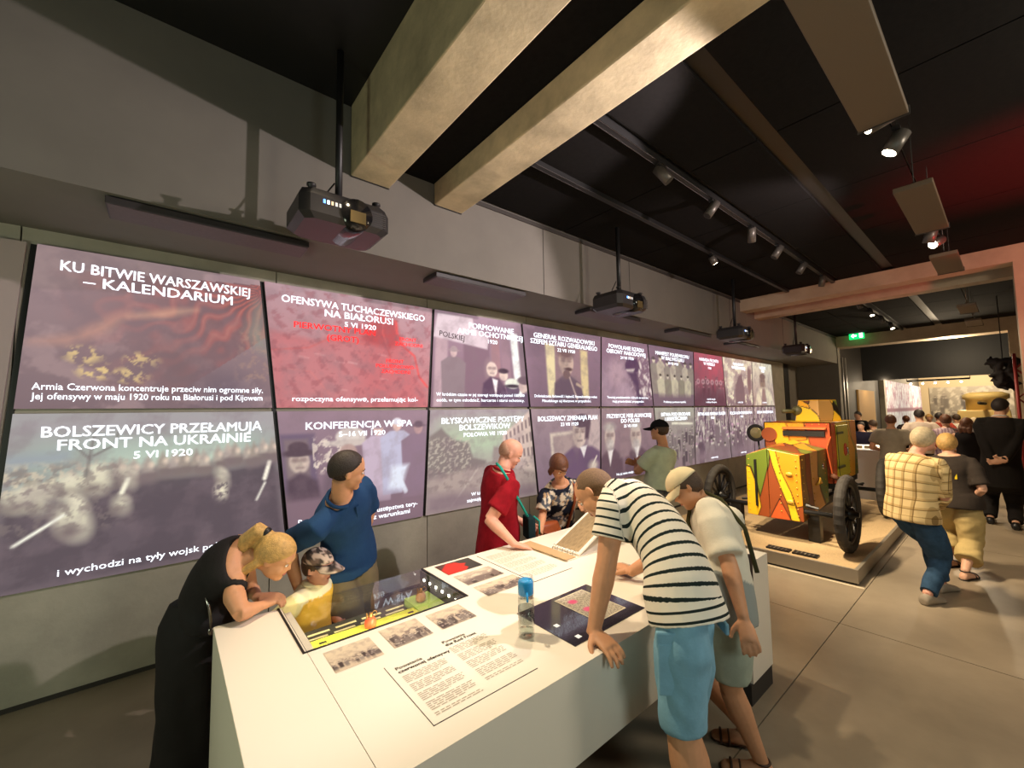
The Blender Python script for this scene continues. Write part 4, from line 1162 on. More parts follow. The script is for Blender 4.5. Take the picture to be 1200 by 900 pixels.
# turret: six-sided, tapering
tc_ = (7.62, 1.90); TB, TT = CH+.003, 1.85
ang = [math.radians(a) for a in (-157, -112, -50, 10, 70, 130, 165)]
ang = [math.radians(a) for a in (-155, -95, -35, 25, 85, 145)]
bt = [(tc_[0]+.46*math.cos(a), tc_[1]+.30*math.sin(a), TB) for a in ang]
tp = [(tc_[0]+.38*math.cos(a), tc_[1]+.25*math.sin(a), TT) for a in ang]
tu = MB().prism(bt, tp).build('turret', DARK, car)
for i in range(6):
    j = (i+1) % 6
    k = lambda q: (tc_[0]+(q[0]-tc_[0])*1.015, tc_[1]+(q[1]-tc_[1])*1.015, q[2])
    plate('turret_plate', [k(bt[i]), k(bt[j]), k(tp[j]), k(tp[i])], tu)
MB().prism([(x, y, TT) for x, y, z in tp], [(x, y, TT+.012) for x, y, z in tp]).build('turret_roof', mat('ochre_paint', S(214, 160, 50), .45), tu)
# machine gun on the far side of the turret front
MB().tube([(7.32, 2.06, 1.70), (7.0, 2.16, 1.70)], .03, 10).build('gun_barrel', mat('gun_olive', S(86, 84, 56), .5), tu, True)
MB().ell((7.3, 2.06, 1.70), (1, 0, 0), (0, 1, 0), (0, 0, 1), .08, .08, .08).build('gun_mount', mat('gun_olive', S(86, 84, 56), .5), tu, True)
# rivets
m = MB()


def rivrow(a, b, n, nrm):
    a, b, nrm = np.array(a, float), np.array(b, float), np.array(nrm, float)
    u = (b-a)/np.linalg.norm(b-a); v = np.cross(nrm, u)
    for t in np.linspace(0, 1, n): m.ell(a+(b-a)*t, u, v, nrm, .009, .009, .007, 6, 4)


rivrow((HX0+.035, yl-.03, .46), (HX0+.035, yl-.04, 1.1), 9, (-1, 0, 0)); rivrow((HX0+.03, yr+.05, .46), (HX0+.03, yr+.05, 1.12), 9, (-1, 0, 0)); rivrow((HX0+.01, yr+.22, .5), (HX0+.01, yr+.22, 1.15), 8, (-1, 0, 0))
rivrow((HX0+.1, yr-.003, .48), (HX0+.1, yr+.004, 1.12), 8, (0, -1, 0)); rivrow((HX0+.45, yr-.012, .5), (HX0+.45, yr-.008, 1.14), 8, (0, -1, 0)); rivrow((HX1-.08, yr-.02, .55), (HX1-.08, yr-.025, 1.14), 8, (0, -1, 0))
rivrow((cx0+.05, cy0-.002, .8), (cx0+.05, cy0-.002, 1.5), 9, (0, -1, 0)); rivrow((7.68, cy0-.002, .8), (7.68, cy0-.002, 1.5), 9, (0, -1, 0)); rivrow((8.1, cy0-.002, .8), (8.1, cy0-.002, 1.5), 9, (0, -1, 0))
rivrow((cx0-.002, 1.6, 1.52), (cx0-.002, 2.32, 1.52), 10, (-1, 0, 0))
o = m.build('rivets', mat('rivet_ochre', S(206, 160, 60), .35), car, True); o['kind'] = 'stuff'
for (x, y, z) in ((HX0+.02, yr+.12, .95), (HX0+.02, yr+.12, .62)):
    MB().ell((x-.01, y, z), (1, 0, 0), (0, 1, 0), (0, 0, 1), .012, .04, .025, 10, 6).build('door_latch', mat('rivet_ochre', S(206, 160, 60)), fr, True)
MB().tube([(HX0+.5, yr-.02, .78), (HX0+.5, yr-.05, .80), (HX0+.56, yr-.05, .86), (HX0+.62, yr-.05, .80), (HX0+.62, yr-.02, .78)], .014, 8).build('bonnet_handle', mat('rivet_ochre', S(206, 160, 60)), car, True)
MB().lathe((HX1-.14, yr-.02, .98), [(.001, -.01), (.04, -.01), (.04, .02), (.001, .02)], 12, (0, 1, 0)).build('filler_cap', CHROME, car, True)
# headlamp on a stalk
hl = (6.9, 2.50, 1.38)
h = MB().lathe(hl, [(.001, .11), (.06, .1), (.1, .06), (.125, .0), (.132, -.02), (.12, -.02)], 24, (1, 0, 0)).build('headlamp', BLACK, car, True)
MB().lathe(hl, [(.001, -.03), (.06, -.025), (.118, -.012), (.118, .0)], 24, (1, 0, 0)).build('lamp_glass', mat('old_lamp_glass', S(150, 140, 104), .15, metal=.5), h, True)
MB().tube([(6.95, 2.50, 1.28), (6.95, 2.48, 1.0), (7.0, 2.36, .95)], .014, 8).build('lamp_stalk', BLACK, car, True)
# brown mudguard disc next to the headlamp
MB().lathe((6.785, 2.29, 1.37), [(.001, -.006), (.10, -.006), (.10, .006), (.001, .006)], 22, (1, 0, 0)).build('brown_disc', mat('brown_paint', S(136, 66, 32), .45), car)
# chassis
bx('chassis_rail', BLACK, 5.9, 8.5, 1.66, 1.72, .44, .54, car); bx('chassis_rail', BLACK, 5.9, 8.5, 2.14, 2.20, .44, .54, car)
bx('running_board', BLACK, 6.85, 8.1, 1.56, 2.3, .66, .74, car)
WR = .425
wz = .142+WR
for nm, x in (('front_axle', 5.86), ('rear_axle', 8.12)):
    MB().tube([(x, 1.24, wz-.05), (x, 2.62, wz-.05)], .028, 10).build(nm, BLACK, car, True)
for x in (5.86, 8.12):
    m = MB()
    for i in range(4):
        L = .42-.08*i; m.tube([(x+.03, 1.93-L, wz+.0+.018*i), (x+.03, 1.93, wz+.06+.018*i), (x+.03, 1.93+L, wz+.0+.018*i)], .016, 6)
    m.build('leaf_spring', BLACK, car)
MB().tube([(6.02, 1.40, wz-.10), (6.02, 2.5, wz-.10)], .014, 8).build('tie_rod', BLACK, car, True)
MB().tube([(8.1, 1.5, .6), (7.0, 1.62, .62)], .016, 8).build('brake_rod', BLACK, car, True)
MB().tube([(6.72, 1.55, .86), (6.80, 1.5, .80)], .03, 10).build('exhaust', mat('rust', S(96, 56, 36), .7), car, True)
TYRE = mat('tyre_rubber', S(52, 48, 44), .75)


def wheel(x, y, yawdeg=0):
    M = Matrix.Translation((x, y, wz)) @ Matrix.Rotation(math.radians(yawdeg), 4, 'Z')
    def place(mb): mb.V = [tuple(M @ Vector(v)) for v in mb.V]; return mb
    prof = []
    N = 14
    R = []
    for i in range(56):
        t = 2*math.pi*i/56
        ring = []
        for j in range(N):
            a = 2*math.pi*j/N
            rr = (WR-.05)+.05*math.cos(a)
            if math.cos(a) > .55 and i % 2 == 0: rr -= .007
            ring.append((rr*math.cos(t), .05*math.sin(a), rr*math.sin(t)))
        R.append(ring)
    w = place(MB().rings(R, closed=True)).build('wheel_tyre', TYRE, car, False)
    place(MB().rings([[((.315+.02*math.cos(a))*math.cos(t), .03*math.sin(a), (.315+.02*math.cos(a))*math.sin(t)) for a in np.linspace(0, 6.283, 8, endpoint=False)] for t in np.linspace(0, 6.283, 40, endpoint=False)], closed=True)).build('rim', BLACK, w, True)
    m = MB()
    for i in range(12):
        t = 2*math.pi*i/12; m.tube([(.05*math.cos(t), 0, .05*math.sin(t)), (.31*math.cos(t), 0, .31*math.sin(t))], [.022, .015], 8)
    place(m).build('spokes', BLACK, w, True)
    place(MB().lathe((0, 0, 0), [(.001, -.1), (.03, -.1), (.035, -.07), (.075, -.05), (.075, .05), (.035, .07), (.001, .08)], 16, (0, 1, 0))).build('hub', mat('hub_black', S(30, 29, 28), .3, metal=.5), w, True)


wheel(5.86, 1.235, 0); wheel(5.86, 2.62, 0); wheel(8.12, 1.25); wheel(8.12, 2.6)
for y in (1.60, 2.48):
    st = tag(bx('support_stand', BLACK, 6.0, 6.12, y-.06, y+.06, .142, wz-.082, bevel=.004), ('right' if y < 2 else 'left')+' black support post under the front axle of the armoured car', 'stand', 'support posts of the armoured car')

# ------------------------------------------------------------------ far hall
dc = tag(empty('showcase', (10.6, 1.9, 0)), 'white lit showcase behind the armoured car', 'showcase')
bx('cabinet', WHITE, 10.2, 11.4, 1.52, 2.3, .0, .93, dc)
bx('lit_top', mat('lit_top', S(250, 244, 226), .5, emit=.35), 10.2, 11.4, 1.52, 2.3, .93, .95, dc)
for i in range(6): bx('exhibit_tag', mat('tag_brown', S(150, 130, 96), .6), 10.3, 10.36, 1.56+.11*i, 1.63+.11*i, .95, 1.0, dc)
fs_ = tag(empty('projection_screen', (24, 3.2, 1.0)), 'bright far projection wall with white and pink vertical pictures', 'screen')
p = Pic(90, 60, 1.4); p.grad((226, 220, 226), (214, 196, 206)); p.noise(2, 90, (250, 250, 250), .45, .6, .9, sx=7, sy=.8); p.noise(2, 91, (176, 130, 150), .55, .68, .8, sx=7, sy=.9)
p.mix(p.band(.42, .49, .02), (150, 110, 124)); p.mix(p.band(-.2, .42, .02)*.35, (190, 220, 214)); p.C *= .72
p.build('projected_picture', [(20.9, 3.1, .6), (31.5, 3.1, .6), (31.5, 3.1, 2.78), (20.9, 3.1, 2.78)], vcmat('far_projection', .8, emit=.34), fs_)
bx('screen_frame', CONC, 20.6, 20.85, 3.0, 3.15, 0, 3.0, fs_); bx('screen_backing', DARK, 20.9, 31.5, 3.11, 3.15, .6, 2.78, fs_)
mu = tag(empty('photo_mural', (32.9, .9, 0)), 'large grey photo mural of a crowd on the far end wall', 'mural')
p = Pic(110, 50, 2.4); p.grad((96, 90, 82), (150, 142, 128)); p.noise(4, 95, (180, 172, 156), .5, .65, .8); p.crowd(70, .1, .8, .22, 96, (70, 64, 60), (206, 196, 176))
p.build('mural_print', [(32.94, 2.9, .1), (32.94, -1.9, .1), (32.94, -1.9, 2.75), (32.94, 2.9, 2.75)], PRINT, mu)
bx('mural_backing', DARK, 32.95, 32.99, -1.9, 2.9, .1, 2.75, mu)
struct('trim_11', CONC_BEAM, 24.0, 24.6, -2, 3.3, 3.05, 3.45)
bl = tag(empty('lamp_bar', (20, 1.6, 2.55)), 'row of small far lamps on a bar below the dark header', 'lamp bar')
MB().tube([(20, .8, 2.62), (20, 2.3, 2.62)], .03, 8).build('bar', BLACK, bl, True)
for i in range(5): MB().ell((19.98, 1.0+.3*i, 2.52), (1, 0, 0), (0, 1, 0), (0, 0, 1), .03, .03, .03, 10, 8).build('bulb', LAMPON, bl, True)
for y in (.8, 2.3): MB().tube([(20, y, 2.62), (20, y, 4.2)], .01, 6).build('drop_rod', BLACK, bl)
# far yellow armoured vehicle
ya = tag(empty('armoured_vehicle', (16.3, .35, 0)), 'far yellow armoured vehicle with orange flames, left of the man in the suit', 'vehicle')
YL = mat('vehicle_yellow', S(238, 210, 136), .5)
MB().prism([(15.6, -.1, .4), (17.6, -.1, .4), (17.6, 1.0, .4), (15.6, 1.0, .4)], [(15.75, .02, 1.62), (17.5, .02, 1.62), (17.5, .9, 1.62), (15.75, .9, 1.62)]).build('hull', YL, ya, bevel=.03)
MB().lathe((16.4, .42, 1.62), [(.36, 0), (.36, .26), (.42, .30), (.42, .40), (.3, .46), (.001, .47)], 22).build('turret', YL, ya, True)
MB().tube([(16.1, .42, 1.78), (15.4, .5, 1.80)], .04, 8).build('gun', DARK, ya, True)
for i in range(5):
    y = .1+.17*i; hgt = (.3, .42, .34, .46, .3)[i]
    q = [(15.58+.0*i, y+.1, .9), (15.58, y-.06, .9), (15.66, y+.02, .9+hgt)]
    MB().prism([(a-.02, b, c_) for a, b, c_ in q], [(a+.05, b, c_) for a, b, c_ in q]).build('flame_plate', mat('flame_orange', S(206, 96, 50), .5), ya)
for x in (15.9, 17.2):
    for y in (-.1, 1.0): MB().lathe((x, y, .38), [(.001, -.08), (.3, -.08), (.38, -.05), (.38, .05), (.3, .08), (.001, .08)], 20, (0, 1, 0)).build('wheel', TYRE, ya, True)
# red lattice mast with a dark cloth
rm = tag(empty('lattice_mast', (11.0, -.1, 0)), 'red steel lattice mast at the right edge behind the man in the suit', 'mast')
RD = mat('mast_red', S(140, 30, 28), .5)
for a, b in ((0, 0), (.22, 0), (0, .22), (.22, .22)): MB().tube([(10.9+a, -.3+b, 0), (10.9+a, -.3+b, 2.6)], .022, 8).build('leg', RD, rm, True)
for k in range(10):
    z = .1+.25*k
    for (a, b, c_, d_) in ((0, 0, .22, 0), (0, 0, 0, .22), (.22, 0, .22, .22), (0, .22, .22, .22)):
        if k % 2: a, b, c_, d_ = c_, d_, a, b
        MB().tube([(10.9+a, -.3+b, z), (10.9+c_, -.3+d_, z+.25)], .012, 6).build('brace', RD, rm)
# ------------------------------------------------------------------ people
def at(px, py, Y=None, X=None, Z=None):
    d = RC @ np.array([px-600., py-450., FPX])
    t = Y/d[1] if Y is not None else (X/d[0] if X is not None else (Z-CAM_H)/d[2])
    return np.array([d[0]*t, d[1]*t, CAM_H+d[2]*t])


def un(v):
    v = np.asarray(v, float); return v/(np.linalg.norm(v)+1e-9)


def remesh(mb, voxel, it=2, fac=.5):
    me = bpy.data.meshes.new('r'); me.from_pydata(mb.V, [], mb.F); me.update()
    o = bpy.data.objects.new('r', me); TMP.collection.objects.link(o)
    r = o.modifiers.new('r', 'REMESH'); r.mode = 'VOXEL'; r.voxel_size = voxel; r.use_smooth_shade = True
    if it:
        s = o.modifiers.new('s', 'SMOOTH'); s.factor = fac; s.iterations = it
    TMP.view_layers[0].update(); dg = TMP.view_layers[0].depsgraph
    out = bpy.data.meshes.new_from_object(o.evaluated_get(dg))
    bpy.data.objects.remove(o); bpy.data.meshes.remove(me)
    return out


def coords(me):
    a = np.empty(len(me.vertices)*3); me.vertices.foreach_get('co', a); return a.reshape(-1, 3)


def link(name, me, m, parent):
    p = np.array(WLOC[parent.name])
    me.vertices.foreach_set('co', (coords(me)-p).ravel()); me.update()
    me.materials.clear(); me.materials.append(m); me.shade_smooth(); me.name = name
    o = bpy.data.objects.new(name, me); col.objects.link(o); o.parent = parent; WLOC[o.name] = WLOC[parent.name]
    return o


def wrinkle(me, amp, seed, f=9.):
    P = coords(me); n = np.empty(len(me.vertices)*3); me.vertices.foreach_get('normal', n); n = n.reshape(-1, 3)
    r = np.random.RandomState(seed); d = np.zeros(len(P))
    for k in range(7):
        w = r.normal(size=3)*f*(1+.35*k); w[2] *= .45 if k % 2 else 1.
        d += np.sin(P @ w+r.rand()*6.28+1.5*np.sin(P @ (w[[1, 2, 0]]*.6)))/(1+.35*k)
    me.vertices.foreach_set('co', (P+n*(amp*d/3)[:, None]).ravel()); me.update()


def ik(S_, W_, a, b, pole):
    d = W_-S_; L = np.linalg.norm(d)
    if L > (a+b)*.998:
        W_ = S_+d/L*(a+b)*.998; d = W_-S_; L = np.linalg.norm(d)
    x = (a*a-b*b+L*L)/(2*L); hgt = math.sqrt(max(0, a*a-x*x))
    u = d/L; p = np.asarray(pole, float); p = un(p-u*np.dot(p, u))
    return S_+u*x+p*hgt, W_


TOR = [(-.13, .072, .058), (-.02, .094, .066), (.12, .090, .062), (.32, .080, .055), (.52, .088, .060), (.70, .097, .064), (.84, .098, .056), (.94, .070, .044), (1.02, .040, .036)]
TSH = [(-.3, .104, .075), (-.02, .102, .074), (.12, .097, .068), (.32, .086, .059)]+TOR[4:]
SKINC = {'fair': S(222, 172, 142), 'tan': S(206, 150, 112), 'pink': S(226, 166, 142), 'deep': S(190, 134, 100)}


def hand(mb, w, d, pn, side, h, curl=.35, spread=.12):
    d = un(d); pn = un(np.asarray(pn)-d*np.dot(pn, d)); t = np.cross(d, pn)*(-1 if side == 'L' else 1)
    def ring(k, hw, ht): return [w+d*k*h+t*hw*h*math.cos(a)+pn*ht*h*math.sin(a) for a in np.linspace(0, 2*math.pi, 12, endpoint=False)]
    mb.rings([ring(-.012, .0145, .0125), ring(.006, .016, .012), ring(.026, .023, .0115), ring(.046, .0245, .0105), ring(.058, .022, .0085)])
    for k, L, ph in ((.0185, .040, 1.), (.0062, .045, .3), (-.0062, .042, -.4), (-.0178, .033, -1.)):
        p = w+d*.052*h+t*k*h; dd = un(d+t*spread*ph); pts = [p-dd*.01*h, p]; c_ = 0
        for s_, f in enumerate((.42, .32, .26)):
            c_ += curl*(.5 if s_ == 0 else .8)
            p = p+(dd*math.cos(c_)+pn*math.sin(c_))*L*h*f; pts.append(p)
        mb.tube(pts, [.0062*h, .0062*h, .0056*h, .0052*h, .0042*h], 8)
    p = w+d*.012*h+t*.014*h; q = p+un(d*.55+t*.75+pn*.25)*.026*h; r_ = q+un(d*.8+t*.45+pn*.3)*.024*h
    mb.tube([p, q, r_], [.0095*h, .0072*h, .005*h], 8)


def smooth01(x): x = np.clip(x, 0, 1); return x*x*(3-2*x)


def shell(c, hl, hf, hu, rad, cov, th, nu=40, nv=28, under=.9):
    V = []; F = []
    for j in range(nv+1):
        ph = -math.pi/2+math.pi*j/nv
        for i in range(nu):
            a = 2*math.pi*i/nu
            l, f, u = math.cos(ph)*math.cos(a), math.cos(ph)*math.sin(a), math.sin(ph)
            k = cov(l, f, u); r = under+(1+th-under)*k
            V.append(c+hl*l*rad[0]*r+hf*f*rad[1]*r+hu*u*rad[2]*r)
    for j in range(nv):
        F += [(j*nu+i, j*nu+(i+1) % nu, (j+1)*nu+(i+1) % nu, (j+1)*nu+i) for i in range(nu)]
    return MB().add(V, F)


def hairline(a=-.38, b=.85, soft=.18, lo=-9):
    return lambda l, f, u: float(smooth01((u-max(lo, a+b*f))/soft))


class Person:
    pass


def person(name, label, h, pelvis, neck, yaw, look, wr, feet, head=None, poles=None, elbows=None, hd=None, sw=None, female=False, skin='fair', fat=1., belly=0.,
           curve=.0, top=None, bottom=None, shoes=None, hair=None, cap=None, vox=.008, detail=True, group=None, footyaw=None, twist=0., curl=.35, kpole=None, hipw=.056):
    P = Person(); P.h = h
    pelvis, neck = np.asarray(pelvis, float), np.asarray(neck, float)
    ya = math.radians(yaw); fw_ = np.array([math.cos(ya), math.sin(ya), 0])
    up = un(neck-pelvis); left = un(np.cross(up, fw_)); front = np.cross(left, up)
    upp = un(up*.4+np.array([0, 0, .6])); upn = un(2*up-upp)
    yt = math.radians(yaw+twist); sl_ = un(np.cross(up, (math.cos(yt), math.sin(yt), 0)))
    TL = np.linalg.norm(neck-pelvis)
    b1_, b2_ = pelvis+upp*TL*.34-front*curve, neck-upn*TL*.34-front*curve
    def C(t):
        if t <= 0: return pelvis+upp*t*TL
        if t >= 1: return neck+upn*(t-1)*TL
        return pelvis*(1-t)**3+3*b1_*t*(1-t)**2+3*b2_*t*t*(1-t)+neck*t**3
    def TG(t): return un(C(min(t, 1.1)+.02)-C(max(t, -.2)-.02))
    root = empty('person', ((pelvis[0]), (pelvis[1]), 0)); tag(root, label, 'person', group)
    P.root, P.C, P.left, P.front, P.up, P.TL = root, C, left, front, up, TL
    sw = sw or (.098 if female else .110)
    fs = .86 if female else 1.
    sh = {}
    sc = neck-up*.03*h
    for s_, k in (('L', 1), ('R', -1)): sh[s_] = sc+sl_*k*sw*h-up*.012*h
    hip = {s_: pelvis+left*k*hipw*h-upp*.02*h for s_, k in (('L', 1), ('R', -1))}
    body = MB()
    def trings(scale=1., off=0., t0=-9, t1=9, bel=belly, wide=fat):
        R = []
        for t, a, b in TOR:
            if t < t0 or t > t1: continue
            lf = un(left*(1-smooth01(t))+sl_*smooth01(t))
            tg = TG(t); lf = un(lf-tg*np.dot(lf, tg)); fr_ = np.cross(lf, tg)
            bb = b+bel*math.exp(-((t-.22)/.22)**2)*.5
            c_ = C(t)+fr_*bel*math.exp(-((t-.22)/.22)**2)*.5*h
            aa = a*wide*(fs if .2 < t < .9 and female else 1)*scale+off/h; bb = bb*wide*scale+off/h
            R.append([c_+lf*aa*h*math.cos(q)+fr_*bb*h*math.sin(q) for q in np.linspace(0, 2*math.pi, 24, endpoint=False)])
        return R
    body.rings(trings())
    # head
    nd = un(up*.6+np.array([0, 0, .4]))
    if head is None: hc = neck+nd*.085*h
    else: hc = np.asarray(head, float)
    hf = un(np.asarray(look, float)-hc)
    hu = un(nd+np.array([0, 0, .3])); hu = un(hu-hf*np.dot(hu, hf)); hl = np.cross(hu, hf)
    if head is None: hc = hc+hf*.018*h
    P.hc, P.hf, P.hu, P.hl = hc, hf, hu, hl
    k = h*(1.0 if h > 1.3 else 1.28)
    P.k = k
    L_ = lambda l, f, u: hc+hl*l*k+hf*f*k+hu*u*k
    skc = L_(0, -.006, .016); skr = (.0435*k, .0555*k, .050*k)
    body.ell(skc, hl, hf, hu, *skr, 20, 14)
    body.ell(L_(0, .012, -.020), hl, hf, hu, .0355*k, .040*k, .046*k, 18, 12)
    body.ell(L_(0, .032, -.052), hl, hf, hu, .020*k, .018*k, .013*k)
    body.rings([[L_(x*.0045+0, .046+y, z) for x, y, z in ((-1, -.01, .014), (0, .0035, .014), (1, -.01, .014))], [L_(x, .046+y, z) for x, y, z in ((-.0065, -.008, 0), (0, .0105, -.002), (.0065, -.008, 0))],
                [L_(x, .046+y, z) for x, y, z in ((-.0105, -.008, -.013), (0, .0185, -.014), (.0105, -.008, -.013))], [L_(x, .046+y, z) for x, y, z in ((-.006, -.01, -.02), (0, .006, -.02), (.006, -.01, -.02))]])
    body.ell(L_(0, .041, .0145), hl, hf, hu, .030*k, .010*k, .0065*k)
    for s_ in (-1, 1):
        body.ell(L_(s_*.0435, -.004, -.004), un(hl*s_*.5-hf*.85), hu, un(hl*s_*.85+hf*.5), .0105*k, .0175*k, .004*k, 12, 8)
        body.ell(L_(s_*.020, .030, -.018), hl, hf, hu, .014*k, .016*k, .018*k)
    body.tube([neck-up*.05*h, neck+un(hc-neck)*.02*h, L_(0, -.012, -.03)], [.037*h*fs, .032*h*fs, .031*k*fs], 16)
    # arms
    P.E, P.W = {}, {}
    for s_, kk in (('L', 1), ('R', -1)):
        a_, b_ = .172*h, .150*h
        W_ = np.asarray(wr[s_], float)
        if elbows and s_ in elbows:
            E_ = np.asarray(elbows[s_], float)
        else:
            E_, W_ = ik(sh[s_], W_, a_, b_, (poles or {}).get(s_, -front*.6+left*kk*.5-np.array([0, 0, .6])))
        P.E[s_], P.W[s_] = E_, W_
        A = sh[s_]
        body.tube([sc+(A-sc)*.45, A, A+(E_-A)*.14, A+(E_-A)*.5, A+(E_-A)*.85, E_], [r_*h*fs*fat**.5 for r_ in (.028, .031, .034, .030, .0255, .0245)], 14)
        body.tube([E_-un(W_-E_)*.01*h, E_+(W_-E_)*.25, E_+(W_-E_)*.6, W_], [r_*h*fs for r_ in (.0245, .026, .021, .0155)], 14)
        hdir = (hd or {}).get(s_)
        if hdir is None: dd, pn = W_-E_, -left*kk
        else: dd, pn = hdir[0], hdir[1]
        hand(body, W_, dd, pn, s_, k if h < 1.3 else h, (curl if not isinstance(curl, dict) else curl.get(s_, .35)))
    # legs
    P.K, P.A = {}, {}
    for s_, kk in (('L', 1), ('R', -1)):
        an = np.array([feet[s_][0], feet[s_][1], feet[s_][2] if len(feet[s_]) > 2 else .048*h])
        K_, an = ik(hip[s_], an, .245*h, .235*h, kpole if kpole is not None else fw_)
        P.K[s_], P.A[s_] = K_, an
        Hh = hip[s_]
        body.tube([Hh, Hh+(K_-Hh)*.3, Hh+(K_-Hh)*.7, K_], [r_*h*fat**.5 for r_ in (.042, .050, .041, .034)], 16)
        body.tube([K_, K_+(an-K_)*.28, K_+(an-K_)*.6, an], [r_*h for r_ in (.034, .036, .028, .0205)], 14)
        fy = math.radians((footyaw or {}).get(s_, yaw) if isinstance(footyaw, dict) else (footyaw if footyaw is not None else yaw)); fd = np.array([math.cos(fy), math.sin(fy), 0]); fl_ = np.array([-fd[1], fd[0], 0])
        zb = an[2]-.048*h
        def fring(x, w, z0, z1): 
            c_ = np.array([an[0], an[1], 0])+fd*x*h
            return [c_+fl_*w*h*math.cos(q)+np.array([0, 0, zb+(z0+z1)/2*h+(z1-z0)/2*h*math.sin(q)]) for q in np.linspace(0, 2*math.pi, 14, endpoint=False)]
        FR = [fring(-.036, .014, .002, .03), fring(-.026, .021, 0, .046), fring(0, .022, 0, .058), fring(.04, .024, 0, .04), fring(.08, .028, 0, .026), fring(.104, .024, 0, .02), fring(.114, .012, .002, .014)]
        body.rings(FR)
        if shoes:
            g = lambda R_, o_: [[p+un(p-np.mean(r_, 0))*o_ for p in r_] for r_ in R_]
            if shoes[0] == 'sandal':
                m_ = MB(); m_.rings([[np.array([p[0], p[1], zb+min(p[2]-zb, .012)]) for p in r_] for r_ in g(FR, .005)])
                for x in (.06, .085):
                    m_.tube([np.array([an[0], an[1], zb])+fd*x*h+fl_*.029*h*math.cos(q)+np.array([0, 0, .004+.026*h*math.sin(q)+.004]) for q in np.linspace(0, math.pi, 9)], .006, 6)
                m_.tube([an+fd*.022*h*math.cos(q)+fl_*.022*h*math.sin(q)+np.array([0, 0, .01]) for q in np.linspace(0, 6.283, 14, endpoint=False)], .006, 6, closed=True)
                m_.build('sandal', shoes[1], root, True)
            else:
                link('shoe', remesh(MB().rings(g(FR, .007)), .009, 2), shoes[1], root)
    SK = mat('skin_'+skin, SKINC[skin], .5, vary=.08, vscale=30, spec=.35)
    P.body = link('body', remesh(body, vox, 2, .5), SK, root)
    # face
    if detail:
        for s_ in (-1, 1):
            e = MB().ell(L_(s_*.0165, .0435, .002), hl, hf, hu, .0075*k, .004*k, .0042*k, 10, 8).build('eye', mat('eye_white', S(226, 218, 208), .3), root, True)
            MB().ell(L_(s_*.0165, .0468, .002), hl, hf, hu, .0036*k, .0016*k, .0036*k, 8, 6).build('iris', mat('iris_dark', S(52, 40, 34), .3), e, True)
            MB().tube([L_(s_*.008, .0485, .012), L_(s_*.017, .0475, .0155), L_(s_*.027, .041, .013)], [.0022*k, .0026*k, .0014*k], 6).build('eyebrow', (hair or {}).get('mat', mat('brow_brown', S(84, 60, 42), .8)), root, True)
        MB().ell(L_(0, .0485, -.033), hl, hf, hu, .013*k, .004*k, .0042*k, 12, 8).build('lips', mat('lips', S(176, 104, 90), .5), root, True)
    # hair, cap
    if hair:
        HM = hair['mat']
        mb = shell(L_(0, -.009, .009), hl, hf, hu, (.0445*k, .0555*k, .0565*k), hair.get('cov', hairline()), hair.get('th', .07))
        for pts, rad in hair.get('locks', []):
            mb.tube([L_(*q) for q in pts], [r_*k for r_ in rad], 10)
        if hair.get('locks'):
            link('hair', remesh(mb, .008, 2), HM, root)
        else:
            link('hair', (lambda me: (me.from_pydata(mb.V, [], mb.F), me)[1])(bpy.data.meshes.new('hair')), HM, root)
        if hair.get('tie'):
            q, rr = hair['tie']; MB().ell(L_(*q), hl, hf, hu, rr*k, rr*.7*k, rr*k).build('hair_tie', BLACK, root, True)
    if cap:
        CM = cap['mat']; tilt = cap.get('tilt', .0); by = cap.get('brim', 1)
        zc = .0
        def ccov(l, f, u): return float(smooth01((u-(.06+tilt*f))/.06))
        cp_ = link('cap', (lambda mb: (lambda me: (me.from_pydata(mb.V, [], mb.F), me)[1])(bpy.data.meshes.new('cap')))(shell(skc, hl, hf, hu, skr, ccov, .13, under=.93)), CM, root)
        if cap.get('paint') is not None:
            me = cp_.data; setcol(me, cap['paint'](coords(me)))
        b = MB(); top_, bot_ = [], []
        N = 14
        rows = []
        for j in range(5):
            t = j/4.; row = []
            for i in range(N):
                a = math.pi*(.08+.84*i/(N-1))
                r1 = np.array([.0475*math.cos(a), .0595*math.sin(a)]); r2 = np.array([.040*math.cos(a)*1.12, .0595*math.sin(a)**.8+.052*math.sin(a)**.6])
                q = r1*(1-t)+r2*t
                row.append(L_(q[0], q[1]*by-.004, .021+tilt*.5*math.sin(a)*.05-.012*t*math.sin(a)-.010*t*abs(math.cos(a))**2*2))
            rows.append(row)
        n = len(rows)*N
        V = [p for r_ in rows for p in r_]+[p-hu*.004*k for r_ in rows for p in r_]
        F = []
        for j in range(4):
            for i in range(N-1):
                a = j*N+i; F += [(a, a+1, a+1+N, a+N), (n+a+N, n+a+1+N, n+a+1, n+a)]
        for i in range(N-1): F += [(4*N+i, 4*N+i+1, n+4*N+i+1, n+4*N+i), (i+1, i, n+i, n+i+1)]
        b.add(V, F); bo = b.build('brim', cap.get('brimmat', CM), cp_, True)
        if cap.get('paint') is not None: setcol(bo.data, cap['paint'](coords(bo.data)))
        MB().ell(L_(0, -.006, .016+.0565), hl, hf, hu, .004*k, .004*k, .003*k).build('button', cap.get('brimmat', CM) if cap.get('paint') is None else CLOTH('cap_button', S(190, 170, 160)), cp_, True)
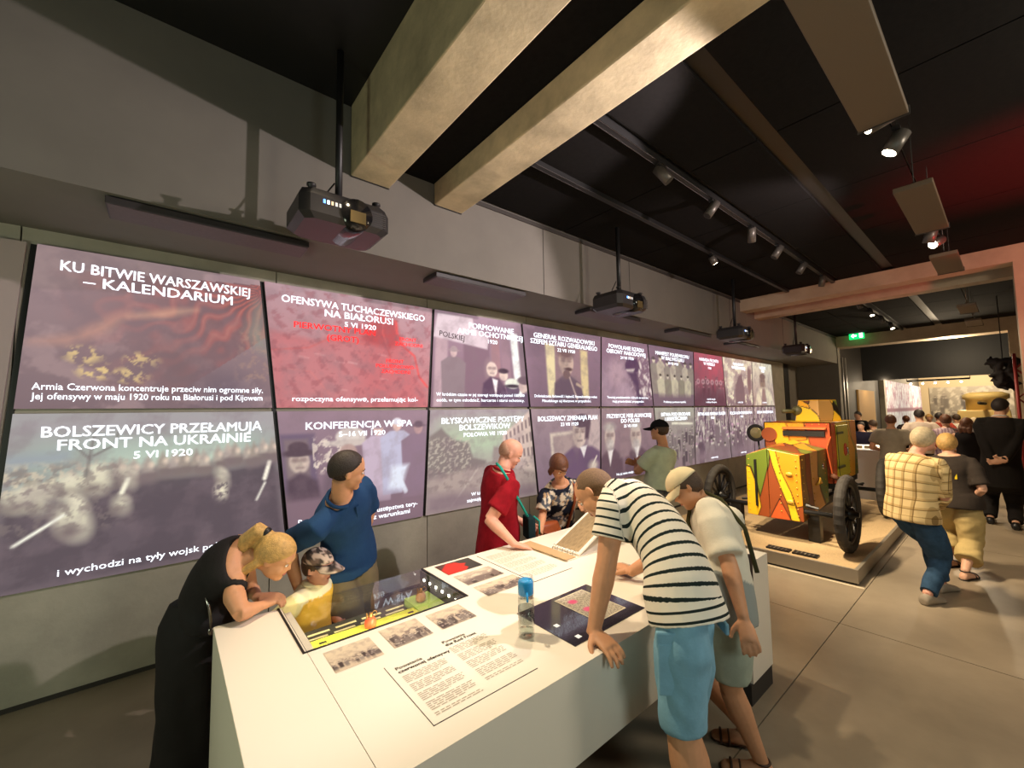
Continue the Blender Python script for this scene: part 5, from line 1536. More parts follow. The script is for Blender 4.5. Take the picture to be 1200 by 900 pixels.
    # clothes
    def classify(me):
        Q = coords(me); d = Q-pelvis
        tg_ = np.linspace(-.5, 1.2, 171); CP = np.array([C(q) for q in tg_]); TP = np.array([TG(q) for q in tg_])
        iv = lambda A_, t_: np.stack([np.interp(t_, tg_, A_[:, q]) for q in range(3)], 1)
        t = np.concatenate([tg_[np.argmin(((q_[:, None]-CP[None])**2).sum(2), 1)] for q_ in np.array_split(Q, max(1, len(Q)//2000))])
        t = t+np.clip(((Q-iv(CP, t))*iv(TP, t)).sum(1)/TL, -.006, .006)
        ax_ = iv(CP, t)
        tt = np.array([q[0] for q in TOR]); aa = np.interp(t, tt, [q[1] for q in TOR])*h*fat; bb = np.interp(t, tt, [q[2] for q in TOR])*h*fat
        aa = np.where(t < .1, .108*h*fat, aa); bb = np.where(t < .1, .085*h*fat, bb)
        lat = (Q-ax_) @ sl_; dep = (Q-ax_) @ front
        tor = (np.hypot(lat/(aa+.025), dep/(bb+.05)) < 1.12) | (t < .45)
        s = t*TL; s = s.copy(); lat2 = lat.copy()
        for s_ in 'LR':
            u = un(P.E[s_]-sh[s_]); m_ = ~tor & ((lat > 0) == (s_ == 'L'))
            al = (Q-sh[s_]) @ u
            s = np.where(m_, 10+al, s)
            v = un(np.cross(u, front)); lat2 = np.where(m_, (Q-sh[s_]) @ v, lat2)
        return Q, s, lat2, dep, tor
    P.classify = classify
    if top:
        o_ = top.get('loose', .014); mb = MB()
        hem = top.get('hem', -.14); tt1 = top.get('t1', 1.0)
        R = []
        ts = np.linspace(hem, tt1, 14)
        for t in ts:
            a = np.interp(t, [q[0] for q in TSH], [q[1] for q in TSH]); b = np.interp(t, [q[0] for q in TSH], [q[2] for q in TSH])
            if top.get('boxy'): a = max(a, .090*top['boxy']) if t < .85 else a; b = max(b, .062*top['boxy']) if t < .8 else b
            if female: a *= fs if .2 < t < .9 else 1
            be = belly*math.exp(-((t-.22)/.22)**2)*.5
            sm = float(smooth01(t)); lf = un(left*(1-sm)+sl_*sm); tg = TG(t); lf = un(lf-tg*np.dot(lf, tg)); fr_ = np.cross(lf, tg)
            c_ = C(t)+fr_*be*h; flare = top.get('flare', 0.)*max(0, .25-t)
            R.append([c_+lf*(a*fat*h+o_+flare)*math.cos(q)+fr_*((b+be)*fat*h+o_+flare)*math.sin(q) for q in np.linspace(0, 2*math.pi, 26, endpoint=False)])
        mb.rings(R)
        sl2 = top.get('sleeve', .62)
        for s_ in 'LR':
            if sl2 <= 0:
                A = sh[s_]; mb.tube([A-sl_*(1 if s_ == 'L' else -1)*.03*h+up*.005, A-sl_*(1 if s_ == 'L' else -1)*.012*h], [.034*h*fs+.006, .034*h*fs+.004], 12)
                continue
            A, E_, W_ = sh[s_], P.E[s_], P.W[s_]
            lo_ = top.get('sloose', .014)
            if sl2 <= 1:
                B = A+(E_-A)*sl2
                mb.tube([sc+(A-sc)*.4, A, A+(B-A)*.3, A+(B-A)*.7, B], [.030*h*fs+.008, .033*h*fs+.011, .036*h*fs+lo_*.9, .033*h*fs+lo_, .033*h*fs+lo_*1.2], 16)
            else:
                B = E_+(W_-E_)*(sl2-1)
                mb.tube([sc+(A-sc)*.4, A, A+(E_-A)*.15, A+(E_-A)*.6, E_], [.030*h*fs+.008, .033*h*fs+.011, .036*h*fs+lo_*.9, .031*h*fs+lo_*.8, .028*h*fs+lo_*.8], 16)
                mb.tube([E_, E_+(B-E_)*.5, B], [.028*h*fs+lo_*.8, .025*h*fs+lo_*.8, .019*h*fs+lo_*.7], 16)
        me = remesh(mb, top.get('vox', .010 if detail else .018), 2)
        wrinkle(me, top.get('wr', .006), int(abs(pelvis[0]*100)))
        if top.get('pattern'):
            Q, s, lat, dep, tor = classify(me); setpat(me, s, lat, dep, -hem*TL+.0214); setcol(me, lin(np.clip(top['pattern'](Q, s, lat, dep, tor), 0, 1)))
        P.top = link(top.get('name', 'shirt'), me, top['mat'], root)
        if top.get('collar') is not None:
            cpts = []
            for q in np.linspace(.25, 2*math.pi-.25, 18):
                q2 = q+math.pi/2
                cpts.append(neck+up*(.004*h)+sl_*(.041*h*fs)*math.cos(q2)+np.cross(sl_, up)*(.040*h*fs)*math.sin(q2)+up*(-.012*h)*math.sin(q2)+front*.004*h)
            MB().tube(cpts, .011, 8).build('collar', top['collar'], P.top, True)
    if bottom:
        mb = MB(); o_ = bottom.get('loose', .016); e = bottom.get('end', .62)
        mb.rings(trings(1.0, .007, t0=-.5, t1=bottom.get('waist', .13), bel=0))
        for s_ in 'LR':
            Hh, K_, A_ = hip[s_], P.K[s_], P.A[s_]
            fl_ = bottom.get('flare', 0.)
            if e <= .5:
                B = Hh+(K_-Hh)*(e/.5); mb.tube([Hh, Hh+(B-Hh)*.4, B], [.046*h*fat**.5+.006, .054*h*fat**.5+o_*.8, .046*h+o_+fl_], 18)
            else:
                B = K_+(A_-K_)*((e-.5)/.5)
                mb.tube([Hh, Hh+(K_-Hh)*.4, K_], [.046*h*fat**.5+.006, .052*h*fat**.5+o_, .037*h*fat**.5+o_], 18)
                mb.tube([K_, K_+(B-K_)*.5, B], [.037*h+o_, .033*h+o_+fl_*.5, .028*h+o_+fl_], 18)
        me = remesh(mb, .010 if detail else .018, 2); wrinkle(me, bottom.get('wr', .007), int(abs(pelvis[1]*100))+5)
        if bottom.get('pattern'):
            Q = coords(me); setcol(me, lin(np.clip(bottom['pattern'](Q), 0, 1)))
        P.bottom = link(bottom.get('name', 'trousers'), me, bottom['mat'], root)
    P.sh, P.hip, P.L = sh, hip, L_
    return P


def CLOTH(name, c, rough=.9, vary=.12): return mat('cloth_'+name, c, rough, vary=vary, vscale=14, bump=.12, bscale=120, spec=.15)


def setpat(me, s, lat, dep, shift=0.):
    a = me.attributes.new('pat', 'FLOAT_VECTOR', 'POINT')
    v = np.where(s > 9, s-10+.019, s+shift)
    a.data.foreach_set('vector', np.stack([v, lat+.4*dep, 0*v], 1).ravel().astype(np.float32))


def patmat(name, base, bands, rough=.9):
    """woven bands along (0) or across (1) the garment, from its own 'pat' coordinates"""
    m = bpy.data.materials.new(name); m.use_nodes = True; nt = m.node_tree; b = nt.nodes['Principled BSDF']
    b.inputs['Roughness'].default_value = rough; b.inputs['Specular IOR Level'].default_value = .12
    at_ = nt.nodes.new('ShaderNodeAttribute'); at_.attribute_name = 'pat'
    sp = nt.nodes.new('ShaderNodeSeparateXYZ'); nt.links.new(at_.outputs['Vector'], sp.inputs[0])
    prev = None
    for ax, per, duty, c, al in bands:
        d = nt.nodes.new('ShaderNodeMath'); d.operation = 'DIVIDE'; d.inputs[1].default_value = per; nt.links.new(sp.outputs[ax], d.inputs[0])
        f = nt.nodes.new('ShaderNodeMath'); f.operation = 'FRACT'; nt.links.new(d.outputs[0], f.inputs[0])
        l = nt.nodes.new('ShaderNodeMath'); l.operation = 'LESS_THAN'; l.inputs[1].default_value = duty; nt.links.new(f.outputs[0], l.inputs[0])
        k = nt.nodes.new('ShaderNodeMath'); k.operation = 'MULTIPLY'; k.inputs[1].default_value = al; nt.links.new(l.outputs[0], k.inputs[0])
        mx = nt.nodes.new('ShaderNodeMix'); mx.data_type = 'RGBA'; mx.inputs['A'].default_value = base; mx.inputs['B'].default_value = c
        if prev: nt.links.new(prev, mx.inputs['A'])
        nt.links.new(k.outputs[0], mx.inputs['Factor']); prev = mx.outputs['Result']
    nt.links.new(prev, b.inputs['Base Color'])
    return m


VCL = vcmat('patterned_cloth', .9, spec=.1, bump=.1, bscale=120)
HAIRB = mat('hair_brown', S(74, 54, 38), .6, vary=.3, vscale=60, bump=.4, bscale=200)
HAIRD = mat('hair_dark', S(40, 30, 26), .6, vary=.3, vscale=60, bump=.4, bscale=200)
HAIRL = mat('hair_blond', S(206, 164, 96), .5, vary=.35, vscale=50, bump=.4, bscale=180)
HAIRG = mat('hair_grey_blond', S(206, 186, 150), .6, vary=.25, vscale=50, bump=.4, bscale=180)
HAIRR = mat('hair_chestnut', S(104, 62, 38), .5, vary=.35, vscale=50, bump=.4, bscale=180)
STUB = mat('hair_cropped', S(112, 86, 62), .8, vary=.3, vscale=120, bump=.3, bscale=300)
SHOED = mat('shoe_dark', S(46, 40, 36), .5)
SHOEL = mat('shoe_grey', S(150, 138, 120), .6)


def rgb(a): return np.array(a, float)/255.


def strap(pts, w, m, parent, name='strap', flat=.35):
    """flat band through points"""
    mb = MB(); mb.tube(pts, w, 8); o = mb.build(name, m, parent, True); return o
# ---- woman in black leaning on the table's left end
BL = CLOTH('black_dress', S(40, 37, 37), .75)
W1 = person('person', 'woman with a blond ponytail in a sleeveless black dress leaning on the table', 1.62, at(243, 712, Y=2.66), at(287, 652, Y=2.46), 0,
    (1.0, 2.05, .62), {'R': np.array((.375, 2.335, .85)), 'L': np.array((.37, 2.43, .86))}, {'L': (.13, 2.80), 'R': (.16, 2.66)}, head=at(324, 652, Y=2.40),
    elbows={'R': np.array((.285, 2.285, .86))}, poles={'L': (.2, .3, -1.)}, hd={'R': ((.6, .55, -.05), (0, .2, -1)), 'L': ((.75, -.45, -.05), (0, 0, -1))}, female=True, skin='tan', curve=.04, twist=-12,
    top=dict(mat=BL, sleeve=0, hem=-.12, loose=.012, t1=.93, name='dress', wr=.003), shoes=('shoe', SHOEL), curl=.7, vox=.0075,
    hair=dict(mat=HAIRL, th=.10, cov=hairline(-.45, .9, .15), locks=[([(0, -.055, .045), (0.0, -.085, .045), (.0, -.10, .0), (.005, -.085, -.06), (.012, -.055, -.11), (.012, -.04, -.15)], [.018, .026, .027, .022, .015, .004]),
        ([(-.035, -.03, -.02), (-.04, -.05, -.06), (-.035, -.05, -.10)], [.014, .014, .006]), ([(.03, -.04, -.02), (.035, -.06, -.06), (.03, -.06, -.09)], [.014, .012, .005])], tie=((0, -.064, .047), .019)))
pv = at(243, 712, Y=2.66)
rr = []
for z, a, b, ox in ((pv[2]+.06, .165, .13, .02), (pv[2]-.04, .18, .155, 0), (.55, .17, .16, -.02), (.3, .16, .155, -.03), (.12, .165, .16, -.03), (.03, .175, .165, -.03)):
    rr.append([(pv[0]+ox+a*math.cos(q)*(1+.05*math.sin(5*q+z*6)), pv[1]+.06*(1-z)+b*math.sin(q)*(1+.05*math.cos(6*q+z*5)), z) for q in np.linspace(0, 2*math.pi, 40, endpoint=False)])
me = remesh(MB().rings(rr), .012, 2); wrinkle(me, .008, 3, 7); link('skirt', me, BL, W1.root)
zp = [at(241, 698, Y=2.47), at(245, 712, Y=2.46), at(247, 728, Y=2.46), at(247, 740, Y=2.47)]
MB().tube(zp, .006, 8).build('metal_zip', CHROME, W1.root, True)
MB().ell(zp[-1], (1, 0, 0), (0, 1, 0), (0, 0, 1), .012, .008, .018).build('zip_pull', CHROME, W1.root, True)
# ---- child
def camocap(Q):
    v = sn(Q[:, 0]*14, Q[:, 1]*14+Q[:, 2]*9, 5, 3); w = sn(Q[:, 0]*16+4, Q[:, 2]*16, 8, 3)
    C_ = np.tile(rgb((206, 184, 170)), (len(Q), 1)); C_[v > .56] = rgb((116, 96, 86)); C_[w > .62] = rgb((66, 58, 54)); return lin(C_)
YE = CLOTH('yellow_tee', S(226, 178, 74))
def childtee(Q, s, lat, dep, tor):
    C_ = np.tile(rgb((232, 186, 70)), (len(Q), 1)); C_[s > 10] = rgb((214, 202, 150)); C_[(s < 10) & (s > .215)] = rgb((232, 222, 186)); return C_
W2 = person('person', 'small child in a camouflage cap and yellow shirt behind the display case', 1.12, (.655, 2.60, .56), (.665, 2.565, .815), -50,
    (1.15, 2.0, .80), {'R': np.array((.565, 2.52, .56)), 'L': np.array((.80, 2.50, .56))}, {'L': (.70, 2.64), 'R': (.62, 2.58)}, head=at(373, 664, Y=2.53), skin='pink',
    top=dict(mat=VCL, sleeve=.75, hem=-.2, loose=.02, sloose=.016, pattern=childtee, boxy=1.05), bottom=dict(mat=CLOTH('orange_shorts', S(226, 110, 40)), end=.45, loose=.014, name='shorts'), shoes=('shoe', SHOEL), vox=.007,
    cap=dict(mat=vcmat('camouflage_cap', .9), paint=camocap, tilt=.1), hair=dict(mat=HAIRB, th=.05, cov=hairline(-.5, .8, .12)))
MB().tube([W2.C(1.0)+np.array((.05*math.cos(q), .045*math.sin(q), .012*math.cos(q*2)-.01)) for q in np.linspace(0, 6.283, 16, endpoint=False)], .02, 8, closed=True).build('hood', CLOTH('hood_cream', S(226, 216, 180)), W2.root, True)
# ---- man in blue polo
NB = CLOTH('navy_polo', S(36, 66, 104))
W3 = person('person', 'man in a dark blue polo shirt standing behind the child', 1.70, at(408, 650, Y=2.72), at(398, 583, Y=2.48), -66,
    (3.2, 2.1, .95), {'R': at(350, 690, Y=2.60), 'L': at(421, 645, Y=2.80)}, {'L': (.98, 2.80), 'R': (.80, 2.80)}, head=at(408, 551, Y=2.42), skin='tan', fat=1.06,
    poles={'R': (-.3, .8, .0), 'L': (.5, .6, -.2)}, top=dict(mat=NB, sleeve=.78, hem=-.16, loose=.016, sloose=.016, collar=NB), bottom=dict(mat=CLOTH('olive_trousers', S(112, 100, 78)), end=.95, loose=.018), shoes=('shoe', SHOED),
    hair=dict(mat=HAIRD, th=.055, cov=hairline(-.3, .8, .3)), vox=.0075)
MB().obox(W3.C(.8)+W3.front*.115, W3.up, W3.left, W3.front, .06, .012, .004).build('button_placket', NB, W3.top)
# ---- bald man in dark red shirt with a teal strap
RS = CLOTH('dark_red_shirt', S(150, 22, 36), vary=.3)
W4 = person('person', 'bald man in a dark red shirt with a teal strap, hand on the table', 1.66, at(582, 640, Y=2.66), at(588, 551, Y=2.56), -12,
    (2.95, 1.95, .8), {'R': np.array((1.85, 2.225, .85)), 'L': np.array((2.25, 2.62, .86))}, {'L': (2.06, 2.78), 'R': (2.0, 2.60)}, head=at(599, 531, Y=2.55), skin='pink', fat=1.12, belly=.022,
    poles={'R': (-.6, .5, -.3)}, hd={'R': ((.75, -.35, -.25), (0, 0, -1))}, top=dict(mat=RS, sleeve=.72, hem=-.18, loose=.02, sloose=.022, collar=RS), bottom=dict(mat=CLOTH('khaki_trousers', S(176, 138, 96)), end=.95, loose=.02), shoes=('shoe', SHOED),
    hair=dict(mat=mat('hair_shaved', S(196, 150, 126), .8, vary=.2, vscale=90), th=.012, cov=lambda l, f, u: float(smooth01((.1-u-.9*f)/.5))*float(smooth01((u+.55-.6*f)/.3))), vox=.0075, curl={'R': .15, 'L': .4})
TEAL = CLOTH('teal_strap', S(40, 160, 146))
tp_ = [at(582, 543, Y=2.50), at(586, 547, Y=2.43), at(594, 560, Y=2.40), at(604, 579, Y=2.40), at(614, 597, Y=2.42), at(620, 608, Y=2.44)]
sg = tag(empty('shoulder_bag', tuple(tp_[-1])), 'small dark shoulder bag on a teal strap worn by the man in red', 'bag')
strap(tp_, .010, TEAL, sg)
q = tp_[-1]
link('pouch', remesh(MB().obox(q-np.array((0, 0, .06)), W4.front, W4.left, (0, 0, 1), .035, .05, .085), .01, 6), CLOTH('dark_teal_bag', S(26, 46, 50)), sg)
MB().tube([q+np.array((.02, -.03, .02)), q+np.array((.07, -.04, -.02)), q+np.array((.07, -.04, -.12))], .008, 8).build('loose_strap', TEAL, sg, True)
# ---- woman in a floral shirt
def floral(Q, s, lat, dep, tor):
    n = sn(Q[:, 0]*5.5, Q[:, 2]*5.5+Q[:, 1]*3, 13, 3); n2 = sn(Q[:, 0]*8+3, Q[:, 2]*8-Q[:, 1]*4, 17, 3); n3 = sn(Q[:, 0]*7, Q[:, 2]*7+Q[:, 1]*4, 29, 3)
    C_ = np.tile(rgb((226, 214, 188)), (len(Q), 1)); C_[n3 > .6] = rgb((190, 160, 120)); C_[n2 > .55] = rgb((90, 96, 104)); C_[n > .56] = rgb((34, 38, 50)); return C_
W5 = person('person', 'woman with chestnut hair in a black and cream floral shirt looking down', 1.56, at(655, 625, Y=2.72), at(657, 566, Y=2.56), -105,
    (2.45, 1.95, .75), {'R': at(633, 626, Y=2.46), 'L': np.array((2.78, 2.42, .92))}, {'L': (2.82, 2.8), 'R': (2.64, 2.8)}, head=at(655, 547, Y=2.50), female=True, skin='tan', fat=1.08,
    elbows={'R': at(636, 602, Y=2.60)}, top=dict(mat=VCL, sleeve=.85, hem=-.28, loose=.022, sloose=.022, pattern=floral, wr=.008), bottom=dict(mat=CLOTH('dark_trousers', S(50, 46, 46)), end=.95), shoes=('shoe', SHOED),
    hair=dict(mat=HAIRR, th=.14, cov=hairline(-.5, .75, .15), locks=[([(-.04, .0, .0), (-.045, .0, -.03), (-.04, .005, -.055)], [.016, .016, .008]), ([(.04, .0, .0), (.045, .0, -.03), (.04, .005, -.055)], [.016, .016, .008]), ([(0, .045, .03), (0, .055, .022)], [.02, .012])]), vox=.0075)
BRN = mat('brown_leather', S(150, 74, 36), .45, vary=.2, vscale=10, bump=.2, bscale=30)
hb = tag(empty('handbag', tuple(at(640, 625, Y=2.50))), 'brown leather handbag hanging in front of the woman in the floral shirt', 'bag')
sp_ = [W5.C(.98)+W5.left*.10-W5.front*.02, W5.C(.97)+W5.left*.10+W5.front*.07, W5.C(.7)+W5.left*.07+W5.front*.13, W5.C(.4)+W5.left*.02+W5.front*.135, W5.C(.1)-W5.left*.03+W5.front*.14]
strap(sp_, .012, BRN, hb)
q = at(642, 624, Y=2.52)
link('bag_body', remesh(MB().rings([[(q[0]+a*math.cos(t), q[1]+b*math.sin(t), q[2]+z) for t in np.linspace(0, 6.283, 20, endpoint=False)] for z, a, b in ((-.15, .10, .05), (-.12, .15, .065), (0, .15, .06), (.07, .12, .045), (.085, .11, .035))]), .011, 3), BRN, hb)
MB().tube([q+np.array((-.1, -.05, .03)), q+np.array((0, -.066, -.01)), q+np.array((.1, -.05, .03))], .006, 6).build('bag_flap_edge', BRN, hb, True)
# ---- man in a striped shirt
def stripes(Q, s, lat, dep, tor):
    v = np.where(s > 9, s-10, s); ph = (v/.034) % 1.
    C_ = np.tile(rgb((236, 226, 208)), (len(Q), 1)); C_[(ph < .27)] = rgb((34, 44, 42)); return C_
LB_ = CLOTH('light_blue_shorts', S(128, 172, 194), vary=.15)
pelS, nkS = at(800, 700, Y=.88), at(728, 588, Y=1.26)
W6 = person('person', 'man in a black and white striped shirt and light blue shorts, leaning on the table', 1.78, pelS, nkS, 106,
    (1.42, 1.75, .75), {'L': at(695, 744, Y=1.16), 'R': np.array((2.0, 1.40, .86))}, {'L': (1.47, .78), 'R': (1.66, .80)}, head=at(697, 578, Y=1.36), skin='tan', fat=1.0, curve=.03, hipw=.050,
    poles={'L': (-.3, -.5, .2), 'R': (1, -.2, -.3)}, hd={'L': ((-.12, -1., -.22), (0, .2, -1)), 'R': ((.2, 1, 0), (0, 0, -1))}, curl={'L': .45, 'R': .2},
    top=dict(mat=patmat('black_white_stripes', S(236, 226, 208), [(0, .034, .27, S(34, 44, 42), 1.)]), sleeve=.66, hem=-.16, loose=.018, sloose=.02, pattern=stripes, vox=.0075, wr=.006), bottom=dict(mat=LB_, end=.51, loose=.014, flare=.016, wr=.009, name='shorts'), shoes=('shoe', SHOEL),
    hair=dict(mat=STUB, th=.03, cov=hairline(-.35, .85, .35)), vox=.0055)
# seams, flaps and belt of the shorts
def sidept(s_, t, out, fwd):
    k = 1 if s_ == 'L' else -1
    a = W6.hip[s_]+(W6.K[s_]-W6.hip[s_])*t
    return a+W6.left*k*out+W6.front*fwd
HF_ = un(np.array([W6.front[0], W6.front[1], 0])); HL_ = np.array([-HF_[1], HF_[0], 0])
MB().obox(sidept('L', .62, .098, .0), (0, 0, 1), HF_, HL_, .09, .065, .010).build('cargo_pocket', LB_, W6.bottom, bevel=.006)
MB().obox(sidept('L', .40, .104, .0), (0, 0, 1), HF_, HL_, .028, .07, .010).build('pocket_flap', LB_, W6.bottom, bevel=.006)
MB().obox(W6.hip['L']-HF_*.118-HL_*.01+np.array((0, 0, -.02)), HL_, (0, 0, 1), HF_, .06, .022, .008).build('back_pocket_flap', LB_, W6.bottom, bevel=.006)
MB().obox(W6.hip['R']-HF_*.118+HL_*.01+np.array((0, 0, -.02)), HL_, (0, 0, 1), HF_, .06, .022, .008).build('back_pocket_flap', LB_, W6.bottom, bevel=.006)
# ---- boy with the cream cap
def boytee(Q, s, lat, dep, tor):
    C_ = np.tile(rgb((222, 216, 198)), (len(Q), 1)); g = (s < .14+.25*dep)&(s < 9); C_[g] = rgb((150, 156, 152)); return C_
W7 = person('person', 'boy in a cream cap and off-white shirt bending beside the striped man', 1.55, at(852, 712, Y=.95), at(826, 592, Y=1.12), 118,
    (1.75, 1.62, .78), {'L': at(873, 730, Y=.80), 'R': at(856, 652, Y=1.10)}, {'L': (2.22, .86), 'R': (2.38, .98)}, head=at(803, 572, Y=1.17), skin='tan', fat=.95, curve=.03,
    poles={'L': (.9, -.3, .1)}, elbows={'R': at(862, 608, Y=1.12)}, top=dict(mat=VCL, sleeve=.88, hem=-.12, loose=.022, sloose=.026, pattern=boytee, wr=.008), bottom=dict(mat=CLOTH('pale_green_shorts', S(166, 176, 160)), end=.40, loose=.022, name='shorts'),
    shoes=('sandal', mat('sandal_brown', S(74, 52, 38), .6)), cap=dict(mat=CLOTH('cream_cap', S(222, 206, 168)), tilt=.05), hair=dict(mat=HAIRB, th=.06, cov=hairline(-.5, .8, .15)), vox=.0065)
OL = CLOTH('olive_strap', S(72, 70, 46))
sp_ = [W7.C(.45)-W7.left*.03+W7.front*.125, W7.C(.8)+W7.left*.05+W7.front*.125, W7.C(.97)+W7.left*.085+W7.front*.07+W7.up*.03, W7.C(1.0)+W7.left*.09+W7.up*.05, W7.C(.95)+W7.left*.085-W7.front*.07+W7.up*.025, W7.C(.7)+W7.left*.05-W7.front*.13, W7.C(.3)+W7.left*.0-W7.front*.14]
bb = tag(empty('crossbody_bag', tuple(sp_[-1])), 'dark crossbody bag with an olive strap worn by the boy in the cream cap', 'bag')
strap(sp_, .011, OL, bb)
q = at(876, 668, Y=1.02)
link('bag_body', remesh(MB().obox(q, W7.left, W7.front, (0, 0, 1), .06, .022, .08), .008, 4), mat('dark_brown_bag', S(60, 42, 32), .6), bb)
# ---- man with black cap seen from behind
SG = CLOTH('sage_tee', S(196, 206, 174))
W8 = person('person', 'man in a black cap and sage green shirt facing the screens', 1.74, (4.42, 2.66, .92), at(778, 524, Y=2.62), 92,
    (3.7, 6., 1.5), {'L': np.array((4.42, 2.95, 1.12)), 'R': np.array((4.36, 2.93, 1.10))}, {'L': (4.33, 2.66), 'R': (4.56, 2.64)}, head=at(772, 504, Y=2.64), skin='tan', fat=1.1,
    poles={'L': (-1, -.4, -.6), 'R': (1, -.4, -.6)}, top=dict(mat=SG, sleeve=.72, hem=-.18, loose=.024, sloose=.022), bottom=dict(mat=CLOTH('grey_jeans', S(104, 104, 104)), end=.55, loose=.022, name='shorts'), shoes=('shoe', SHOED),
    cap=dict(mat=CLOTH('black_cap', S(26, 26, 28)), tilt=0), hair=dict(mat=HAIRB, th=.03, cov=hairline(-.4, .5, .15)), vox=.009)
# ---- man in plaid shirt
def plaid(Q, s, lat, dep, tor):
    v = np.where(s > 9, s-10, s); a = (v/.075) % 1.; b = ((lat+.4*dep)/.075) % 1.
    C_ = np.tile(rgb((226, 198, 140)), (len(Q), 1)); C_ = np.where(((a < .30))[:, None], C_*.5+rgb((170, 134, 74))*.5, C_); C_ = np.where(((b < .30))[:, None], C_*.5+rgb((150, 118, 66))*.5, C_)
    C_ = np.where(((a < .09))[:, None], rgb((112, 84, 44))*.6+C_*.4, C_); C_ = np.where(((b < .09))[:, None], rgb((112, 84, 44))*.6+C_*.4, C_); return C_
JEAN = CLOTH('blue_jeans', S(52, 78, 104), vary=.35)
W9 = person('person', 'older man with light hair in a beige plaid shirt and blue jeans', 1.66, at(1068, 600, X=5.40), at(1072, 533, X=5.45), -22,
    (12, -2.5, 1.35), {'R': at(1099, 594, X=5.62), 'L': at(1092, 600, X=5.9)}, {'R': (5.22, .58), 'L': (5.66, .52)}, head=at(1083, 515, X=5.5), skin='pink', fat=1.12, belly=.01,
    poles={'R': (-.8, -.3, -.1)}, top=dict(mat=patmat('beige_plaid', S(232, 204, 148), [(0, .075, .3, S(176, 140, 80), .5), (1, .075, .3, S(160, 126, 72), .5), (0, .075, .09, S(104, 78, 40), .7), (1, .075, .09, S(104, 78, 40), .7)]), sleeve=1.9, hem=-.13, loose=.022, sloose=.02, pattern=plaid, vox=.010), bottom=dict(mat=JEAN, end=.97, loose=.02, wr=.012), shoes=('shoe', SHOEL), curve=.03, footyaw=-25,
    hair=dict(mat=HAIRG, th=.16, cov=hairline(-.6, .8, .2)), vox=.009)
MB().tube([W9.L(.03, .044, .004), W9.L(.0, .052, .006), W9.L(-.03, .044, .004), W9.L(-.046, .0, .006)], .003, 6).build('glasses', CHROME, W9.root, True)
# ---- woman with beige wide trousers
BT = CLOTH('beige_wide_trousers', S(196, 172, 116))
DK = CLOTH('charcoal_top', S(62, 54, 48))
W10 = person('person', 'woman in a charcoal top and wide beige trousers beside the man in plaid', 1.60, at(1120, 585, X=6.45), at(1112, 533, X=6.4), -8,
    (12, 0., 1.3), {'R': at(1140, 585, X=6.5), 'L': at(1105, 585, X=6.6)}, {'R': (6.22, .40), 'L': (6.58, .54)}, head=at(1110, 520, X=6.45), female=True, skin='fair', fat=1.15,
    top=dict(mat=DK, sleeve=.85, hem=-.15, loose=.022, sloose=.02), bottom=dict(mat=BT, end=.82, loose=.034, flare=.03, wr=.014), shoes=('sandal', SHOED), footyaw=-20,
    hair=dict(mat=HAIRL, th=.15, cov=hairline(-.6, .8, .2)), vox=.010)
q = W10.C(.62)-W10.front*.125
MB().obox(q, W10.left, W10.up, W10.front, .06, .05, .003).build('yellow_badge', mat('badge_yellow', S(236, 206, 40), .5), W10.top)
MB().obox(q+W10.up*.05+W10.left*.015-W10.front*.004, W10.left, W10.up, W10.front, .03, .025, .003).build('badge_head', mat('badge_blue', S(120, 190, 200), .5), W10.top)
# ---- man in dark suit
SU = CLOTH('dark_suit', S(34, 31, 30))
W11 = person('person', 'man in a dark suit with his hands clasped behind his back', 1.84, at(1174, 560, X=9.3), at(1172, 489, X=9.3), 0,
    (14, -2.0, 1.72), {'R': at(1172, 550, X=9.1), 'L': at(1164, 546, X=9.12)}, {'R': (9.2, .06), 'L': (9.42, .30)}, skin='fair', fat=1.06, belly=.01, sw=.108,
    poles={'R': (.1, -1, -.2), 'L': (.1, 1, -.2)}, hd={'R': ((-.1, .9, -.1), (-.9, 0, 0)), 'L': ((-.1, -.9, .3), (-.9, 0, 0))}, top=dict(mat=SU, sleeve=1.92, hem=-.24, loose=.026, sloose=.018, name='jacket', collar=mat('white_collar', S(226, 220, 210), .8)),
    bottom=dict(mat=SU, end=.98, loose=.02), shoes=('shoe', mat('black_leather', S(24, 22, 22), .35)), hair=dict(mat=HAIRD, th=.05, cov=hairline(), ), vox=.011)


